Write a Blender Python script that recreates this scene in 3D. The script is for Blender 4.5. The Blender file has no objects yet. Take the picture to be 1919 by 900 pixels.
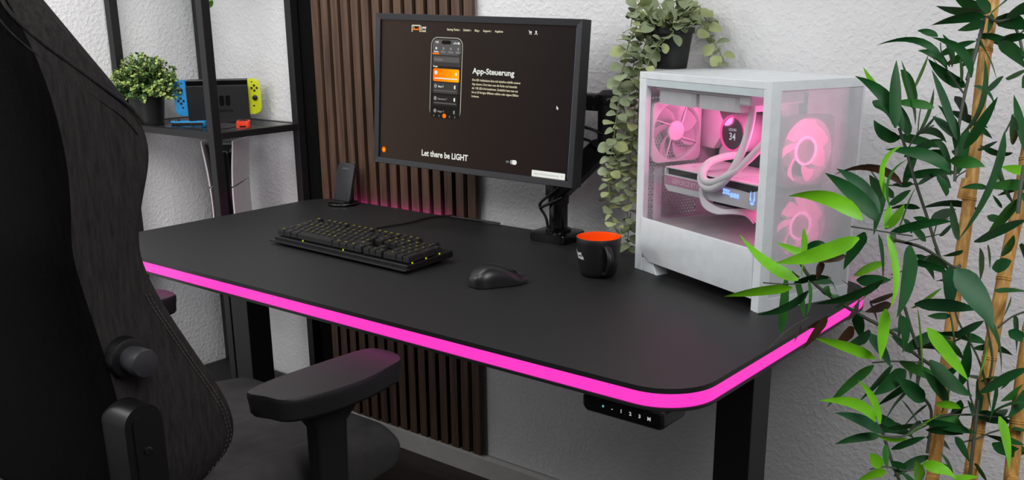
import bpy, bmesh, math, random
from mathutils import Vector, Matrix
random.seed(7)
SC = bpy.context.scene
COL = SC.collection
PI = math.pi
H = 0.727                      # height of the desk surface above the floor; all builders below measure z from the desk surface

# ------------------------------------------------------------------ camera
CF = 1866.1                    # focal length in pixels of the 1919 wide frame
CPOS = Vector((2.2157, -1.1363, 0.5124))
CR = Vector((0.77808547, 0.62809115, -0.00919211))
CU = Vector((-0.17427474, 0.22990599, 0.95748188))
CFW = Vector((-0.60349922, 0.74340079, -0.28834694))
cam = bpy.data.cameras.new('camera')
cam.sensor_width = 36.0
cam.lens = CF / 1919.0 * 36.0
cam.shift_y = 130.1 / 1919.0
cam.clip_start = 0.02
camo = bpy.data.objects.new('camera', cam)
COL.objects.link(camo)
camo.matrix_world = Matrix(((CR.x, CU.x, -CFW.x, CPOS.x), (CR.y, CU.y, -CFW.y, CPOS.y),
                            (CR.z, CU.z, -CFW.z, CPOS.z + H), (0, 0, 0, 1)))
SC.camera = camo

# ------------------------------------------------------------------ view, world, lights
SC.view_settings.view_transform = 'Standard'
SC.view_settings.look = 'None'
SC.view_settings.gamma = 1.0
SC.view_settings.use_curve_mapping = False
SC.view_settings.exposure = 0.0
SC.cycles.transparent_max_bounces = 24

world = bpy.data.worlds.new('room_light')
SC.world = world
world.use_nodes = True
wbg = world.node_tree.nodes['Background']
wbg.inputs[0].default_value = (0.93, 0.96, 1.0, 1)
wbg.inputs[1].default_value = 0.04


def area(name, loc, target, size, power, color=(1, 1, 1), size_y=None):
    l = bpy.data.lights.new(name, 'AREA')
    l.energy = power
    l.color = color
    l.size = size
    if size_y:
        l.shape = 'RECTANGLE'
        l.size_y = size_y
    o = bpy.data.objects.new(name, l)
    COL.objects.link(o)
    o.location = (loc[0], loc[1], loc[2] + H)
    d = Vector(target) - Vector(loc)
    o.rotation_euler = d.to_track_quat('-Z', 'Y').to_euler()
    return o


area('ceiling_softbox', (0.60, -1.40, 1.60), (-0.6, 0.3, 0.2), 1.0, 22, (1.0, 0.995, 0.985))
area('high_right_fill', (2.4, -1.0, 1.9), (0.2, 0.6, 0.0), 1.2, 15, (0.98, 0.99, 1.0))  # added unseen fill from high on the right, no actual window
area('left_wall_fill', (0.25, 0.0, 1.35), (-0.5, 0.45, 0.0), 0.8, 10.5)  # added to brighten the left wall, no such source known
area('right_lamp', (3.1, -0.9, 1.45), (1.5, 0.5, 0.1), 0.8, 20)
area('left_front_lamp', (-0.42, -1.15, 0.95), (0.75, 0.75, 0.15), 0.4, 5.5)
area('low_left_fill', (0.0, -0.6, -0.2), (-0.57, 0.4, -0.2), 0.4, 2.2)  # added below desk height to lift the left wall under the desk

# ------------------------------------------------------------------ helpers


def lin(c):
    return tuple(((v / 255.0) / 12.92 if v / 255.0 <= 0.04045 else ((v / 255.0 + 0.055) / 1.055) ** 2.4) for v in c)


def mat(name, rgb, rough=0.5, metal=0.0, spec=0.5, emit=None, es=0.0, bump=None, var=None, coat=0.0, trans=0.0, subs=0.0):
    """rgb in sRGB 0..255; bump = (scale, strength, distance); var = (scale, amount)"""
    m = bpy.data.materials.new(name)
    m.use_nodes = True
    nt = m.node_tree
    b = nt.nodes['Principled BSDF']
    col = lin(rgb) + (1,)
    b.inputs['Base Color'].default_value = col
    b.inputs['Roughness'].default_value = rough
    b.inputs['Metallic'].default_value = metal
    b.inputs['Specular IOR Level'].default_value = spec
    b.inputs['Coat Weight'].default_value = coat
    b.inputs['Transmission Weight'].default_value = trans
    b.inputs['Subsurface Weight'].default_value = subs
    if emit:
        b.inputs['Emission Color'].default_value = lin(emit) + (1,)
        b.inputs['Emission Strength'].default_value = es
    tc = nt.nodes.new('ShaderNodeTexCoord')
    n = nt.nodes.new('ShaderNodeTexNoise')
    nt.links.new(tc.outputs['Object'], n.inputs['Vector'])
    vs, va = var if var else (35.0, 0.06)
    n.inputs['Scale'].default_value = vs
    n.inputs['Detail'].default_value = 3
    mr = nt.nodes.new('ShaderNodeMapRange')
    mr.inputs['From Min'].default_value = 0.25
    mr.inputs['From Max'].default_value = 0.75
    mr.inputs['To Min'].default_value = 1 - va
    mr.inputs['To Max'].default_value = 1 + va
    nt.links.new(n.outputs['Fac'], mr.inputs['Value'])
    mx = nt.nodes.new('ShaderNodeVectorMath')
    mx.operation = 'SCALE'
    mx.inputs[0].default_value = col[:3]
    nt.links.new(mr.outputs['Result'], mx.inputs['Scale'])
    nt.links.new(mx.outputs['Vector'], b.inputs['Base Color'])
    if bump:
        nb = nt.nodes.new('ShaderNodeTexNoise')
        nb.inputs['Scale'].default_value = bump[0]
        nb.inputs['Detail'].default_value = 4
        nt.links.new(tc.outputs['Object'], nb.inputs['Vector'])
        bp = nt.nodes.new('ShaderNodeBump')
        bp.inputs['Strength'].default_value = bump[1]
        bp.inputs['Distance'].default_value = bump[2]
        nt.links.new(nb.outputs['Fac'], bp.inputs['Height'])
        nt.links.new(bp.outputs['Normal'], b.inputs['Normal'])
    return m


def emis(name, rgb, s=1.0):
    m = bpy.data.materials.new(name)
    m.use_nodes = True
    nt = m.node_tree
    nt.nodes.remove(nt.nodes['Principled BSDF'])
    e = nt.nodes.new('ShaderNodeEmission')
    e.inputs[0].default_value = lin(rgb) + (1,)
    e.inputs[1].default_value = s
    nt.links.new(e.outputs[0], nt.nodes['Material Output'].inputs[0])
    return m


def math_node(nt, op, a, b=None, c=None):
    n = nt.nodes.new('ShaderNodeMath')
    n.operation = op
    for i, v in enumerate((a, b, c)):
        if v is None:
            continue
        if isinstance(v, (int, float)):
            n.inputs[i].default_value = v
        else:
            nt.links.new(v, n.inputs[i])
    return n.outputs[0]


def perforate(m, pitch, hole, ua, va):
    """procedural hexagonal rows of round holes in a sheet; ua, va = object axes of the sheet ('X','Y','Z')"""
    nt = m.node_tree
    tc = nt.nodes.new('ShaderNodeTexCoord')
    sp = nt.nodes.new('ShaderNodeSeparateXYZ')
    nt.links.new(tc.outputs['Object'], sp.inputs[0])
    u = sp.outputs[ua]
    v = sp.outputs[va]
    q = pitch * math.sqrt(3)
    ds = []
    for off in (0.0, 0.5):
        fu = math_node(nt, 'FRACT', math_node(nt, 'ADD', math_node(nt, 'DIVIDE', u, pitch), 100 + off))
        fv = math_node(nt, 'FRACT', math_node(nt, 'ADD', math_node(nt, 'DIVIDE', v, q), 100 + off))
        du = math_node(nt, 'MULTIPLY', math_node(nt, 'SUBTRACT', fu, 0.5), pitch)
        dv = math_node(nt, 'MULTIPLY', math_node(nt, 'SUBTRACT', fv, 0.5), q)
        ds.append(math_node(nt, 'SQRT', math_node(nt, 'ADD', math_node(nt, 'MULTIPLY', du, du), math_node(nt, 'MULTIPLY', dv, dv))))
    d = math_node(nt, 'MINIMUM', ds[0], ds[1])
    a = math_node(nt, 'GREATER_THAN', d, hole)
    nt.links.new(a, nt.nodes['Principled BSDF'].inputs['Alpha'])


def obj(name, bm, m, parent=None, smooth=False, loc=None):
    me = bpy.data.meshes.new(name)
    bmesh.ops.recalc_face_normals(bm, faces=bm.faces[:])
    bm.to_mesh(me)
    bm.free()
    for x in (m if isinstance(m, (list, tuple)) else [m]):
        me.materials.append(x)
    if smooth:
        me.polygons.foreach_set('use_smooth', [True] * len(me.polygons))
        try:
            me.set_sharp_from_angle(angle=math.radians(smooth if smooth is not True else 40))
        except Exception:
            pass
    o = bpy.data.objects.new(name, me)
    COL.objects.link(o)
    if parent:
        o.parent = parent
    else:
        l = loc or (0, 0, 0)
        o.location = (l[0], l[1], l[2] + H)
    return o


def thing(name, label, cat, loc=(0, 0, 0), rz=0.0, group=None):
    o = bpy.data.objects.new(name, None)
    COL.objects.link(o)
    o.empty_display_size = 0.05
    o.location = (loc[0], loc[1], loc[2] + H)
    o.rotation_euler = (0, 0, rz)
    return tag(o, label, cat, group)


def tag(o, label, cat, group=None):
    o['label'] = label
    o['category'] = cat
    if group:
        o['group'] = group
    return o


def struct(name, bm, m):
    o = obj(name, bm, m)
    o['kind'] = 'structure'
    return o


def NB():
    return bmesh.new()


def face(bm, vs, mi=0):
    try:
        f = bm.faces.new(vs)
        f.material_index = mi
        return f
    except ValueError:
        return None


def box(bm, x0, x1, y0, y1, z0, z1, mi=0, bev=0.0, seg=2, M=None):
    t = bmesh.new()
    vs = [t.verts.new(p) for p in ((x0, y0, z0), (x1, y0, z0), (x1, y1, z0), (x0, y1, z0), (x0, y0, z1), (x1, y0, z1), (x1, y1, z1), (x0, y1, z1))]
    for f in ((0, 3, 2, 1), (4, 5, 6, 7), (0, 1, 5, 4), (1, 2, 6, 5), (2, 3, 7, 6), (3, 0, 4, 7)):
        t.faces.new([vs[i] for i in f])
    if bev:
        bmesh.ops.bevel(t, geom=t.edges[:], offset=bev, segments=seg, affect='EDGES', profile=0.5)
    merge(bm, t, M, mi)


def merge(bm, t, M=None, mi=None):
    m = {}
    for v in t.verts:
        m[v] = bm.verts.new(M @ v.co if M else v.co)
    for f in t.faces:
        g = face(bm, [m[v] for v in f.verts], f.material_index if mi is None else mi)
    t.free()


def add_mesh(bm, me, M=None, mi=0):
    vs = [bm.verts.new(M @ v.co if M else v.co) for v in me.vertices]
    for p in me.polygons:
        face(bm, [vs[i] for i in p.vertices], mi)


def rings(bm, rs, close=True, cap=(True, True), mi=0):
    V = [[bm.verts.new(p) for p in r] for r in rs]
    n = len(V[0])
    for a, b in zip(V[:-1], V[1:]):
        for i in range(n if close else n - 1):
            face(bm, [a[i], a[(i + 1) % n], b[(i + 1) % n], b[i]], mi)
    if close:
        if cap[0]:
            face(bm, list(reversed(V[0])), mi)
        if cap[1]:
            face(bm, V[-1], mi)
    return V


def frame_for(d):
    d = d.normalized()
    a = Vector((0, 0, 1)) if abs(d.z) < 0.9 else Vector((1, 0, 0))
    x = d.cross(a).normalized()
    return x, d.cross(x).normalized()


def smooth_path(pts, n=6):
    P = [Vector(p) for p in pts]
    if len(P) < 3:
        return P
    out = []
    for i in range(len(P) - 1):
        p0 = P[max(i - 1, 0)]
        p1 = P[i]
        p2 = P[i + 1]
        p3 = P[min(i + 2, len(P) - 1)]
        for k in range(n):
            t = k / n
            out.append(0.5 * ((2 * p1) + (p2 - p0) * t + (2 * p0 - 5 * p1 + 4 * p2 - p3) * t * t + (3 * p1 - p0 - 3 * p2 + p3) * t ** 3))
    out.append(P[-1])
    return out


def tube(bm, pts, r, seg=8, mi=0, sm=0):
    P = smooth_path(pts, sm) if sm else [Vector(p) for p in pts]
    x = None
    rs = []
    for i, p in enumerate(P):
        d = (P[min(i + 1, len(P) - 1)] - P[max(i - 1, 0)])
        if d.length < 1e-9:
            d = Vector((0, 0, 1))
        d.normalize()
        if x is None:
            x, y = frame_for(d)
        else:
            x = (x - d * x.dot(d))
            if x.length < 1e-6:
                x, y = frame_for(d)
            x.normalize()
            y = d.cross(x)
        rr = r if isinstance(r, (int, float)) else r[0] + (r[1] - r[0]) * i / (len(P) - 1)
        rs.append([p + (x * math.cos(2 * PI * k / seg) + y * math.sin(2 * PI * k / seg)) * rr for k in range(seg)])
    rings(bm, rs, mi=mi)


def cyl(bm, a, b, r, r2=None, seg=24, mi=0):
    a = Vector(a)
    b = Vector(b)
    x, y = frame_for(b - a)
    r2 = r if r2 is None else r2
    rings(bm, [[p + (x * math.cos(2 * PI * k / seg) + y * math.sin(2 * PI * k / seg)) * q for k in range(seg)] for p, q in ((a, r), (b, r2))], mi=mi)


def lathe(bm, prof, o=(0, 0, 0), seg=40, mi=0, axis=None, cap=(True, True)):
    """prof = [(radius, height)]"""
    o = Vector(o)
    ax = Vector(axis or (0, 0, 1)).normalized()
    x, y = frame_for(ax)
    rings(bm, [[o + ax * h + (x * math.cos(2 * PI * k / seg) + y * math.sin(2 * PI * k / seg)) * max(r, 1e-5) for k in range(seg)] for r, h in prof], mi=mi, cap=cap)


def prism(bm, poly, a, b, axis='Z', mi=0, bev=0.0, seg=2):
    """poly 2D outline extruded between a and b on the axis. X: poly=(y,z); Y: poly=(x,z); Z: poly=(x,y)"""
    def P(p, h):
        return {'X': (h, p[0], p[1]), 'Y': (p[0], h, p[1]), 'Z': (p[0], p[1], h)}[axis]
    t = bmesh.new()
    A = [t.verts.new(P(p, a)) for p in poly]
    B = [t.verts.new(P(p, b)) for p in poly]
    n = len(poly)
    fa = t.faces.new(A)
    fb = t.faces.new(B)
    for i in range(n):
        t.faces.new((A[i], A[(i + 1) % n], B[(i + 1) % n], B[i]))
    if bev:
        es = set(fa.edges) | set(fb.edges)
        bmesh.ops.bevel(t, geom=list(es), offset=bev, segments=seg, affect='EDGES', profile=0.5)
    merge(bm, t, None, mi)


def rrect(x0, x1, y0, y1, r, n=6):
    rr = r if isinstance(r, (list, tuple)) else [r] * 4       # corners: x1y1, x0y1, x0y0, x1y0
    out = []
    for k, (cx, cy, a0) in enumerate(((x1, y1, 0), (x0, y1, 90), (x0, y0, 180), (x1, y0, 270))):
        q = rr[k]
        ox = cx - q if cx == x1 else cx + q
        oy = cy - q if cy == y1 else cy + q
        if q <= 0:
            out.append((cx, cy))
            continue
        for i in range(n + 1):
            a = math.radians(a0 + 90 * i / n)
            out.append((ox + q * math.cos(a), oy + q * math.sin(a)))
    return out


_fontcache = {}


def text_mesh(s, size, off=0.0, align='LEFT', width=None):
    key = (s, size, off, align, width)
    if key in _fontcache:
        return _fontcache[key]
    c = bpy.data.curves.new('lettering', 'FONT')
    c.body = s
    c.size = size
    c.offset = off
    c.resolution_u = 3
    c.align_x = align
    o = bpy.data.objects.new('lettering', c)
    COL.objects.link(o)
    dg = bpy.context.evaluated_depsgraph_get()
    me = bpy.data.meshes.new_from_object(o.evaluated_get(dg))
    bpy.data.objects.remove(o)
    if width and len(me.vertices):
        xs = [v.co.x for v in me.vertices]
        w = max(xs) - min(xs)
        k = width / max(w, 1e-6)
        for v in me.vertices:
            v.co.x *= k
    _fontcache[key] = me
    return me


def add_text(bm, s, size, M, mi=0, off=0.0, align='LEFT', width=None):
    add_mesh(bm, text_mesh(s, size, off, align, width), M, mi)


def T(x, y, z):
    return Matrix.Translation((x, y, z))


def at(px, py, depth):
    """world point (desk-relative z) seen at this pixel, at the given distance along the view axis"""
    return CPOS + (CFW + CR * ((px - 959.5) / CF) - CU * ((py - 580.1) / CF)) * depth


def on(px, py, ax, val):
    d = CFW + CR * ((px - 959.5) / CF) - CU * ((py - 580.1) / CF)
    return CPOS + d * ((val - CPOS[ax]) / d[ax])


# ------------------------------------------------------------------ materials
M_wall = mat('rough_white_plaster', (226, 225, 226), 0.9, spec=0.2, var=(9, 0.03))
_nt = M_wall.node_tree
_tc = _nt.nodes.new('ShaderNodeTexCoord')
_n1 = _nt.nodes.new('ShaderNodeTexNoise'); _n1.inputs['Scale'].default_value = 95; _n1.inputs['Detail'].default_value = 2; _n1.inputs['Distortion'].default_value = 0.25
_n2 = _nt.nodes.new('ShaderNodeTexNoise'); _n2.inputs['Scale'].default_value = 300; _n2.inputs['Detail'].default_value = 2
_nt.links.new(_tc.outputs['Object'], _n1.inputs['Vector']); _nt.links.new(_tc.outputs['Object'], _n2.inputs['Vector'])
_r = _nt.nodes.new('ShaderNodeMapRange'); _r.interpolation_type = 'SMOOTHSTEP'; _r.inputs['From Min'].default_value = 0.40; _r.inputs['From Max'].default_value = 0.70
_nt.links.new(_n1.outputs['Fac'], _r.inputs['Value'])
_m = _nt.nodes.new('ShaderNodeMath'); _m.operation = 'MULTIPLY_ADD'; _m.inputs[1].default_value = 0.35
_nt.links.new(_n2.outputs['Fac'], _m.inputs[0]); _nt.links.new(_r.outputs['Result'], _m.inputs[2])
_b = _nt.nodes.new('ShaderNodeBump'); _b.inputs['Strength'].default_value = 0.5; _b.inputs['Distance'].default_value = 0.0019
_nt.links.new(_m.outputs[0], _b.inputs['Height']); _nt.links.new(_b.outputs[0], _nt.nodes['Principled BSDF'].inputs['Normal'])
M_base = mat('white_baseboard_paint', (190, 188, 186), 0.45)
M_black = mat('black_plastic', (14, 14, 15), 0.42)
M_blacksoft = mat('soft_black_plastic', (20, 20, 21), 0.6)
M_blackgloss = mat('gloss_black', (8, 8, 9), 0.18)
M_steel = mat('black_powder_coated_steel', (17, 17, 18), 0.5, bump=(400, 0.1, 0.0005))
M_desk = mat('matt_black_desk_laminate', (31, 31, 32), 0.5, spec=0.45, bump=(900, 0.08, 0.0003), var=(3, 0.04))
M_strip = mat('pink_led_diffuser', (120, 40, 100), 0.5, emit=(255, 52, 190), es=1.0)
M_fabric = mat('charcoal_woven_fabric', (44, 42, 42), 0.92, spec=0.2, bump=(420, 0.5, 0.0012), var=(26, 0.28))
M_fabric2 = mat('shaded_back_fabric', (11, 11, 12), 0.92, spec=0.08, bump=(420, 0.5, 0.0012), var=(22, 0.25))  # side fabric darkened, so the backrest's rear shade is in the colour
M_thread = mat('grey_thread', (92, 88, 84), 0.8)
M_glassclear = mat('clear_glass', (235, 240, 240), 0.02, spec=0.5)
M_white = mat('white_painted_steel', (236, 241, 244), 0.42, spec=0.5)
M_white2 = mat('white_plastic', (222, 222, 222), 0.45)
M_pinkled = emis('pink_led', (255, 60, 165), 5.0)
M_text = mat('white_print', (225, 225, 225), 0.6)


def glassify(m, tint, alpha):
    """thin clear pane: mostly straight-through, with a fresnel gloss"""
    nt = m.node_tree
    out = nt.nodes['Material Output']
    tr = nt.nodes.new('ShaderNodeBsdfTransparent')
    tr.inputs[0].default_value = tint
    gl = nt.nodes.new('ShaderNodeBsdfGlossy')
    gl.inputs['Roughness'].default_value = 0.03
    fr = nt.nodes.new('ShaderNodeFresnel')
    fr.inputs[0].default_value = 1.4
    ge = nt.nodes.new('ShaderNodeNewGeometry')
    front = math_node(nt, 'SUBTRACT', 1.0, ge.outputs['Backfacing'])
    mx = nt.nodes.new('ShaderNodeMixShader')
    nt.links.new(math_node(nt, 'MULTIPLY', fr.outputs[0], front), mx.inputs[0])
    nt.links.new(tr.outputs[0], mx.inputs[1])
    nt.links.new(gl.outputs[0], mx.inputs[2])
    nt.links.new(mx.outputs[0], out.inputs[0])
    return m


glassify(M_glassclear, (0.93, 0.95, 0.95, 1), 0.1)
M_shelfglass = glassify(mat('smoked_glass', (90, 90, 92), 0.05), (0.72, 0.73, 0.74, 1), 0.4)


def wood_mat(name, dark, light, axis_scale, rough=0.5):
    m = mat(name, dark, rough, spec=0.35)
    nt = m.node_tree
    b = nt.nodes['Principled BSDF']
    tc = nt.nodes.new('ShaderNodeTexCoord')
    mp = nt.nodes.new('ShaderNodeMapping')
    mp.inputs['Scale'].default_value = axis_scale
    nt.links.new(tc.outputs['Object'], mp.inputs['Vector'])
    n = nt.nodes.new('ShaderNodeTexNoise')
    n.inputs['Scale'].default_value = 6
    n.inputs['Detail'].default_value = 6
    n.inputs['Roughness'].default_value = 0.6
    nt.links.new(mp.outputs[0], n.inputs['Vector'])
    r = nt.nodes.new('ShaderNodeValToRGB')
    r.color_ramp.elements[0].position = 0.32
    r.color_ramp.elements[1].position = 0.68
    r.color_ramp.elements[0].color = lin(dark) + (1,)
    r.color_ramp.elements[1].color = lin(light) + (1,)
    nt.links.new(n.outputs['Fac'], r.inputs[0])
    nt.links.new(r.outputs[0], b.inputs['Base Color'])
    return m


M_slat = wood_mat('smoked_oak_veneer', (62, 44, 34), (98, 74, 58), (14, 14, 0.9))
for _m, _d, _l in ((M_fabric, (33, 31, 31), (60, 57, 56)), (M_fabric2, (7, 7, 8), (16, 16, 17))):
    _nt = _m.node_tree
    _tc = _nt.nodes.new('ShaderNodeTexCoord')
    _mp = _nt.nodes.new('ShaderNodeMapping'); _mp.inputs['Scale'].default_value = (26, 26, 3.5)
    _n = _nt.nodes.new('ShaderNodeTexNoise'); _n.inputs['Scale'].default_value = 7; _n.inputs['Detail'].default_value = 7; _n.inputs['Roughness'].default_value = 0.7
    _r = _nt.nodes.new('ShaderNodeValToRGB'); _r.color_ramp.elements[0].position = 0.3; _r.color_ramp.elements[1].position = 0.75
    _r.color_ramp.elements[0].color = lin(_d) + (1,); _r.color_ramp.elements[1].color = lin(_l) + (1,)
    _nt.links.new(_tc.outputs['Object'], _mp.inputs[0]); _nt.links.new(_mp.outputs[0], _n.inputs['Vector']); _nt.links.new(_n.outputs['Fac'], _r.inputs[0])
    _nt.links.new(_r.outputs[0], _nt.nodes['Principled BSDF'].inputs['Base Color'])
M_felt = mat('black_felt', (9, 9, 9), 0.95, spec=0.1)
M_floor = wood_mat('dark_brown_floorboards', (34, 27, 25), (58, 46, 42), (1.0, 9, 1), 0.4)

# floorboard joints
_nt = M_floor.node_tree
_tc = _nt.nodes.new('ShaderNodeTexCoord')
_sp = _nt.nodes.new('ShaderNodeSeparateXYZ')
_nt.links.new(_tc.outputs['Object'], _sp.inputs[0])
_fr = math_node(_nt, 'FRACT', math_node(_nt, 'ADD', math_node(_nt, 'DIVIDE', _sp.outputs['Y'], 0.14), 50))
_gr = math_node(_nt, 'GREATER_THAN', _fr, 0.03)
_bp = _nt.nodes.new('ShaderNodeBump')
_bp.inputs['Distance'].default_value = 0.002
_nt.links.new(_gr, _bp.inputs['Height'])
_nt.links.new(_bp.outputs[0], _nt.nodes['Principled BSDF'].inputs['Normal'])

# ------------------------------------------------------------------ room
WY = 0.772      # back wall plane
WX = -0.57      # left wall plane
bm = NB(); box(bm, WX - 0.1, 4.2, WY, WY + 0.1, -H, 1.9); struct('wall_back', bm, M_wall)
bm = NB(); box(bm, WX - 0.1, WX, -3.2, WY, -H, 1.9); struct('wall_left', bm, M_wall)
bm = NB(); box(bm, WX - 0.1, 4.2, -3.2, WY + 0.1, -H - 0.05, -H); struct('floor', bm, M_floor)
bm = NB()
prism(bm, [(WY, -H), (WY - 0.016, -H), (WY - 0.016, -H + 0.055), (WY - 0.009, -H + 0.064), (WY, -H + 0.064)], WX, 4.2, 'X')
struct('baseboard_back', bm, M_base)
bm = NB()
prism(bm, [(WX, -H), (WX + 0.016, -H), (WX + 0.016, -H + 0.055), (WX + 0.009, -H + 0.064), (WX, -H + 0.064)], -3.2, WY - 0.016, 'Y')
struct('baseboard_left', bm, M_base)

# ------------------------------------------------------------------ slatted wall panel
pn = thing('slatted_wall_panel', 'dark brown wooden slatted acoustic panel with black felt on the white wall behind the desk', 'wall panel', (0.235, WY, -H + 0.066))
pz = -(-H + 0.066)
bm = NB(); box(bm, -0.345, 0.294, -0.009, -0.0005, 0, 1.95); obj('felt_backing', bm, M_felt, pn)
bm = NB()
for k in range(15):
    x0 = -0.0215 + 0.0402 * k - 0.235
    box(bm, x0, x0 + 0.0272, -0.022, -0.0095, 0, 1.95, bev=0.0008, seg=1)
obj('slats', bm, M_slat, pn)

# ------------------------------------------------------------------ shelving rack in the corner
rk = thing('shelving_rack', 'black steel corner shelving rack with glass shelves left of the desk', 'shelf', (-0.3, 0.6, -H))
RX0, RX1, RY0, RY1, PW = -0.555, -0.087, 0.444, 0.757, 0.026
SH = (0.203, -0.205, -0.612, 0.70)


def rl(x, y):
    return x + 0.3, y - 0.6


for (x, y) in ((RX0, RY0), (RX1 - PW, RY0), (RX0, RY1 - PW), (RX1 - PW, RY1 - PW)):
    a, b = rl(x, y)
    bm = NB(); box(bm, a, a + PW, b, b + PW, 0, 1.9, bev=0.001, seg=1); obj('post', bm, M_steel, rk)
for z in SH:
    zz = z + H
    for nm, (xa, xb, ya, yb) in {'f': (RX0 + PW, RX1 - PW, RY0, RY0 + 0.02), 'b': (RX0 + PW, RX1 - PW, RY1 - 0.02, RY1),
                                 'l': (RX0, RX0 + 0.02, RY0 + PW, RY1 - PW), 'r': (RX1 - 0.02, RX1, RY0 + PW, RY1 - PW)}.items():
        a, b = rl(xa, ya)
        c, d = rl(xb, yb)
        bm = NB(); box(bm, a, c, b, d, zz - 0.018, zz, bev=0.001, seg=1); obj('rail', bm, M_steel, rk)
    a, b = rl(RX0 + 0.021, RY0 + 0.021)
    c, d = rl(RX1 - 0.021, RY1 - 0.021)
    bm = NB(); box(bm, a, c, b, d, zz - 0.007, zz - 0.001); obj('glass_shelf', bm, M_blacksoft if z == -0.612 else (M_glassclear if z > 0.5 else M_shelfglass), rk)
SZ = 0.203

# ------------------------------------------------------------------ desk
dk = thing('standing_desk', 'matt black standing desk with glowing pink light strip around its edge', 'desk', (0.8, 0.37, -H))
L, W = 1.6, 0.7385


def dl(poly):
    return [(x - 0.8, y - 0.37) for x, y in poly]


def desk_out(ins, r):
    return dl(rrect(ins, L - ins, ins, W - ins, r, 14))


bm = NB()
prism(bm, desk_out(0.001, 0.085), H - 0.0080, H, bev=0.0016)
prism(bm, desk_out(0.004, 0.082), H - 0.032, H - 0.0050)
prism(bm, desk_out(0.0, 0.085), H - 0.034, H - 0.0294)
obj('tabletop', bm, M_desk, dk, smooth=30)
bm = NB()


def strip_path(ins, r):
    o = desk_out(ins, r)                       # runs along the front, both sides and the left part of the back edge
    return [(0.50 - 0.8, W - ins - 0.37)] + o[15:] + o[:15]


o1, o2 = strip_path(0.0012, 0.084), strip_path(0.0045, 0.081)
rings(bm, [[(x, y, H - 0.0081) for x, y in o2], [(x, y, H - 0.0088) for x, y in o1], [(x, y, H - 0.0285) for x, y in o1], [(x, y, H - 0.0293) for x, y in o2]], close=False)
obj('light_strip', bm, M_strip, dk, smooth=30)
_gl = area('rear_strip_glow', (0.26, 0.744, -0.012), (0.26, 0.765, 0.03), 0.46, 0.10, (1.0, 0.05, 0.75), 0.004)
for s, xc in ((0, 0.098), (1, 1.505)):
    bm = NB()
    box(bm, xc - 0.034 - 0.8, xc + 0.034 - 0.8, 0.345 - 0.37, 0.415 - 0.37, 0.03, H - 0.036, bev=0.002)
    lg = obj('leg', bm, M_steel, dk)
    bm = NB(); box(bm, xc - 0.029 - 0.8, xc + 0.029 - 0.8, 0.35 - 0.37, 0.41 - 0.37, 0.03, 0.3, bev=0.002)
    obj('leg_tube', bm, M_black, lg)
    bm = NB(); box(bm, xc - 0.035 - 0.8, xc + 0.035 - 0.8, 0.05 - 0.37, 0.70 - 0.37, 0.0, 0.03, bev=0.004)
    obj('foot', bm, M_steel, dk)
    bm = NB()
    xb = xc - 0.8 + (0.03 if s else -0.03)
    prism(bm, [(-0.27, H - 0.034), (-0.25, H - 0.058), (0.12, H - 0.068), (0.215, H - 0.068), (0.25, H - 0.034)], xb - 0.025, xb + 0.025, 'X', bev=0.001)
    obj('side_bracket', bm, M_steel, dk)
bm = NB(); box(bm, 0.13 - 0.8, 1.475 - 0.8, 0.36 - 0.37, 0.40 - 0.37, H - 0.072, H - 0.036, bev=0.002); obj('crossbar', bm, M_steel, dk)
# hand controller under the front edge
bm = NB()
cx0, cx1 = 1.424 - 0.8, 1.563 - 0.8
cyf = 0.006 - 0.37
prism(bm, rrect(cx0, cx1, H - 0.0615, H - 0.0335, [0.006, 0.006, 0.009, 0.009], 5), cyf, cyf + 0.06, 'Y', bev=0.0015)
hc = obj('height_controller', bm, M_black, dk, smooth=35)
bm = NB()
prism(bm, rrect(cx0 + 0.004, cx1 - 0.006, H - 0.0590, H - 0.0375, 0.004, 4), cyf - 0.0006, cyf + 0.001, 'Y')
obj('control_panel', bm, M_blackgloss, hc)
bm = NB()
for i, (s, col) in enumerate((('+', 1), ('-', 0), ('1', 0), ('2', 0), ('3', 0), ('M', 0))):
    add_text(bm, s, 0.0075, T(cx0 + 0.036 + i * 0.0157, cyf - 0.0009, H - 0.0508) @ Matrix.Rotation(PI / 2, 4, 'X'), mi=col, off=0.0003, align='CENTER')
obj('button_marks', bm, [emis('white_key_light', (200, 200, 205), 0.8), emis('teal_key_light', (120, 200, 200), 0.9)], hc)

# ------------------------------------------------------------------ keyboard
kb = thing('keyboard', 'full-size black mechanical keyboard with yellow legends on the desk in front of the monitor', 'keyboard', (0.366, 0.258, 0), math.radians(-2.2))
KW, KD = 0.456, 0.143
kt = Matrix.Rotation(math.radians(3.4), 4, 'X')
M_kb = mat('black_anodised_plate', (16, 16, 17), 0.38)
M_key = mat('black_keycap', (19, 19, 20), 0.5)
M_leg = emis('yellow_legend', (190, 180, 40), 0.85)
M_legw = mat('pale_legend', (110, 112, 112), 0.6)
M_yel = emis('yellow_led', (215, 220, 20), 0.8)
bm = NB()
box(bm, 0.0, KW, 0.0, 0.016, 0.006, 0.0095, bev=0.001, M=kt)
box(bm, 0.006, KW - 0.004, 0.010, KD, 0.0025, 0.0165, bev=0.0015, M=kt)
obj('case', bm, M_kb, kb)
for xx in (0.03, KW - 0.05):
    bm = NB(); box(bm, xx, xx + 0.025, KD - 0.03, KD - 0.018, 0.0, 0.012, bev=0.001); obj('rear_foot', bm, M_black, kb)
for xx in (0.03, KW - 0.05):
    bm = NB(); box(bm, xx, xx + 0.025, 0.012, 0.022, 0.0, 0.005, bev=0.001); obj('front_foot', bm, M_black, kb)
U_ = 0.0196
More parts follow.
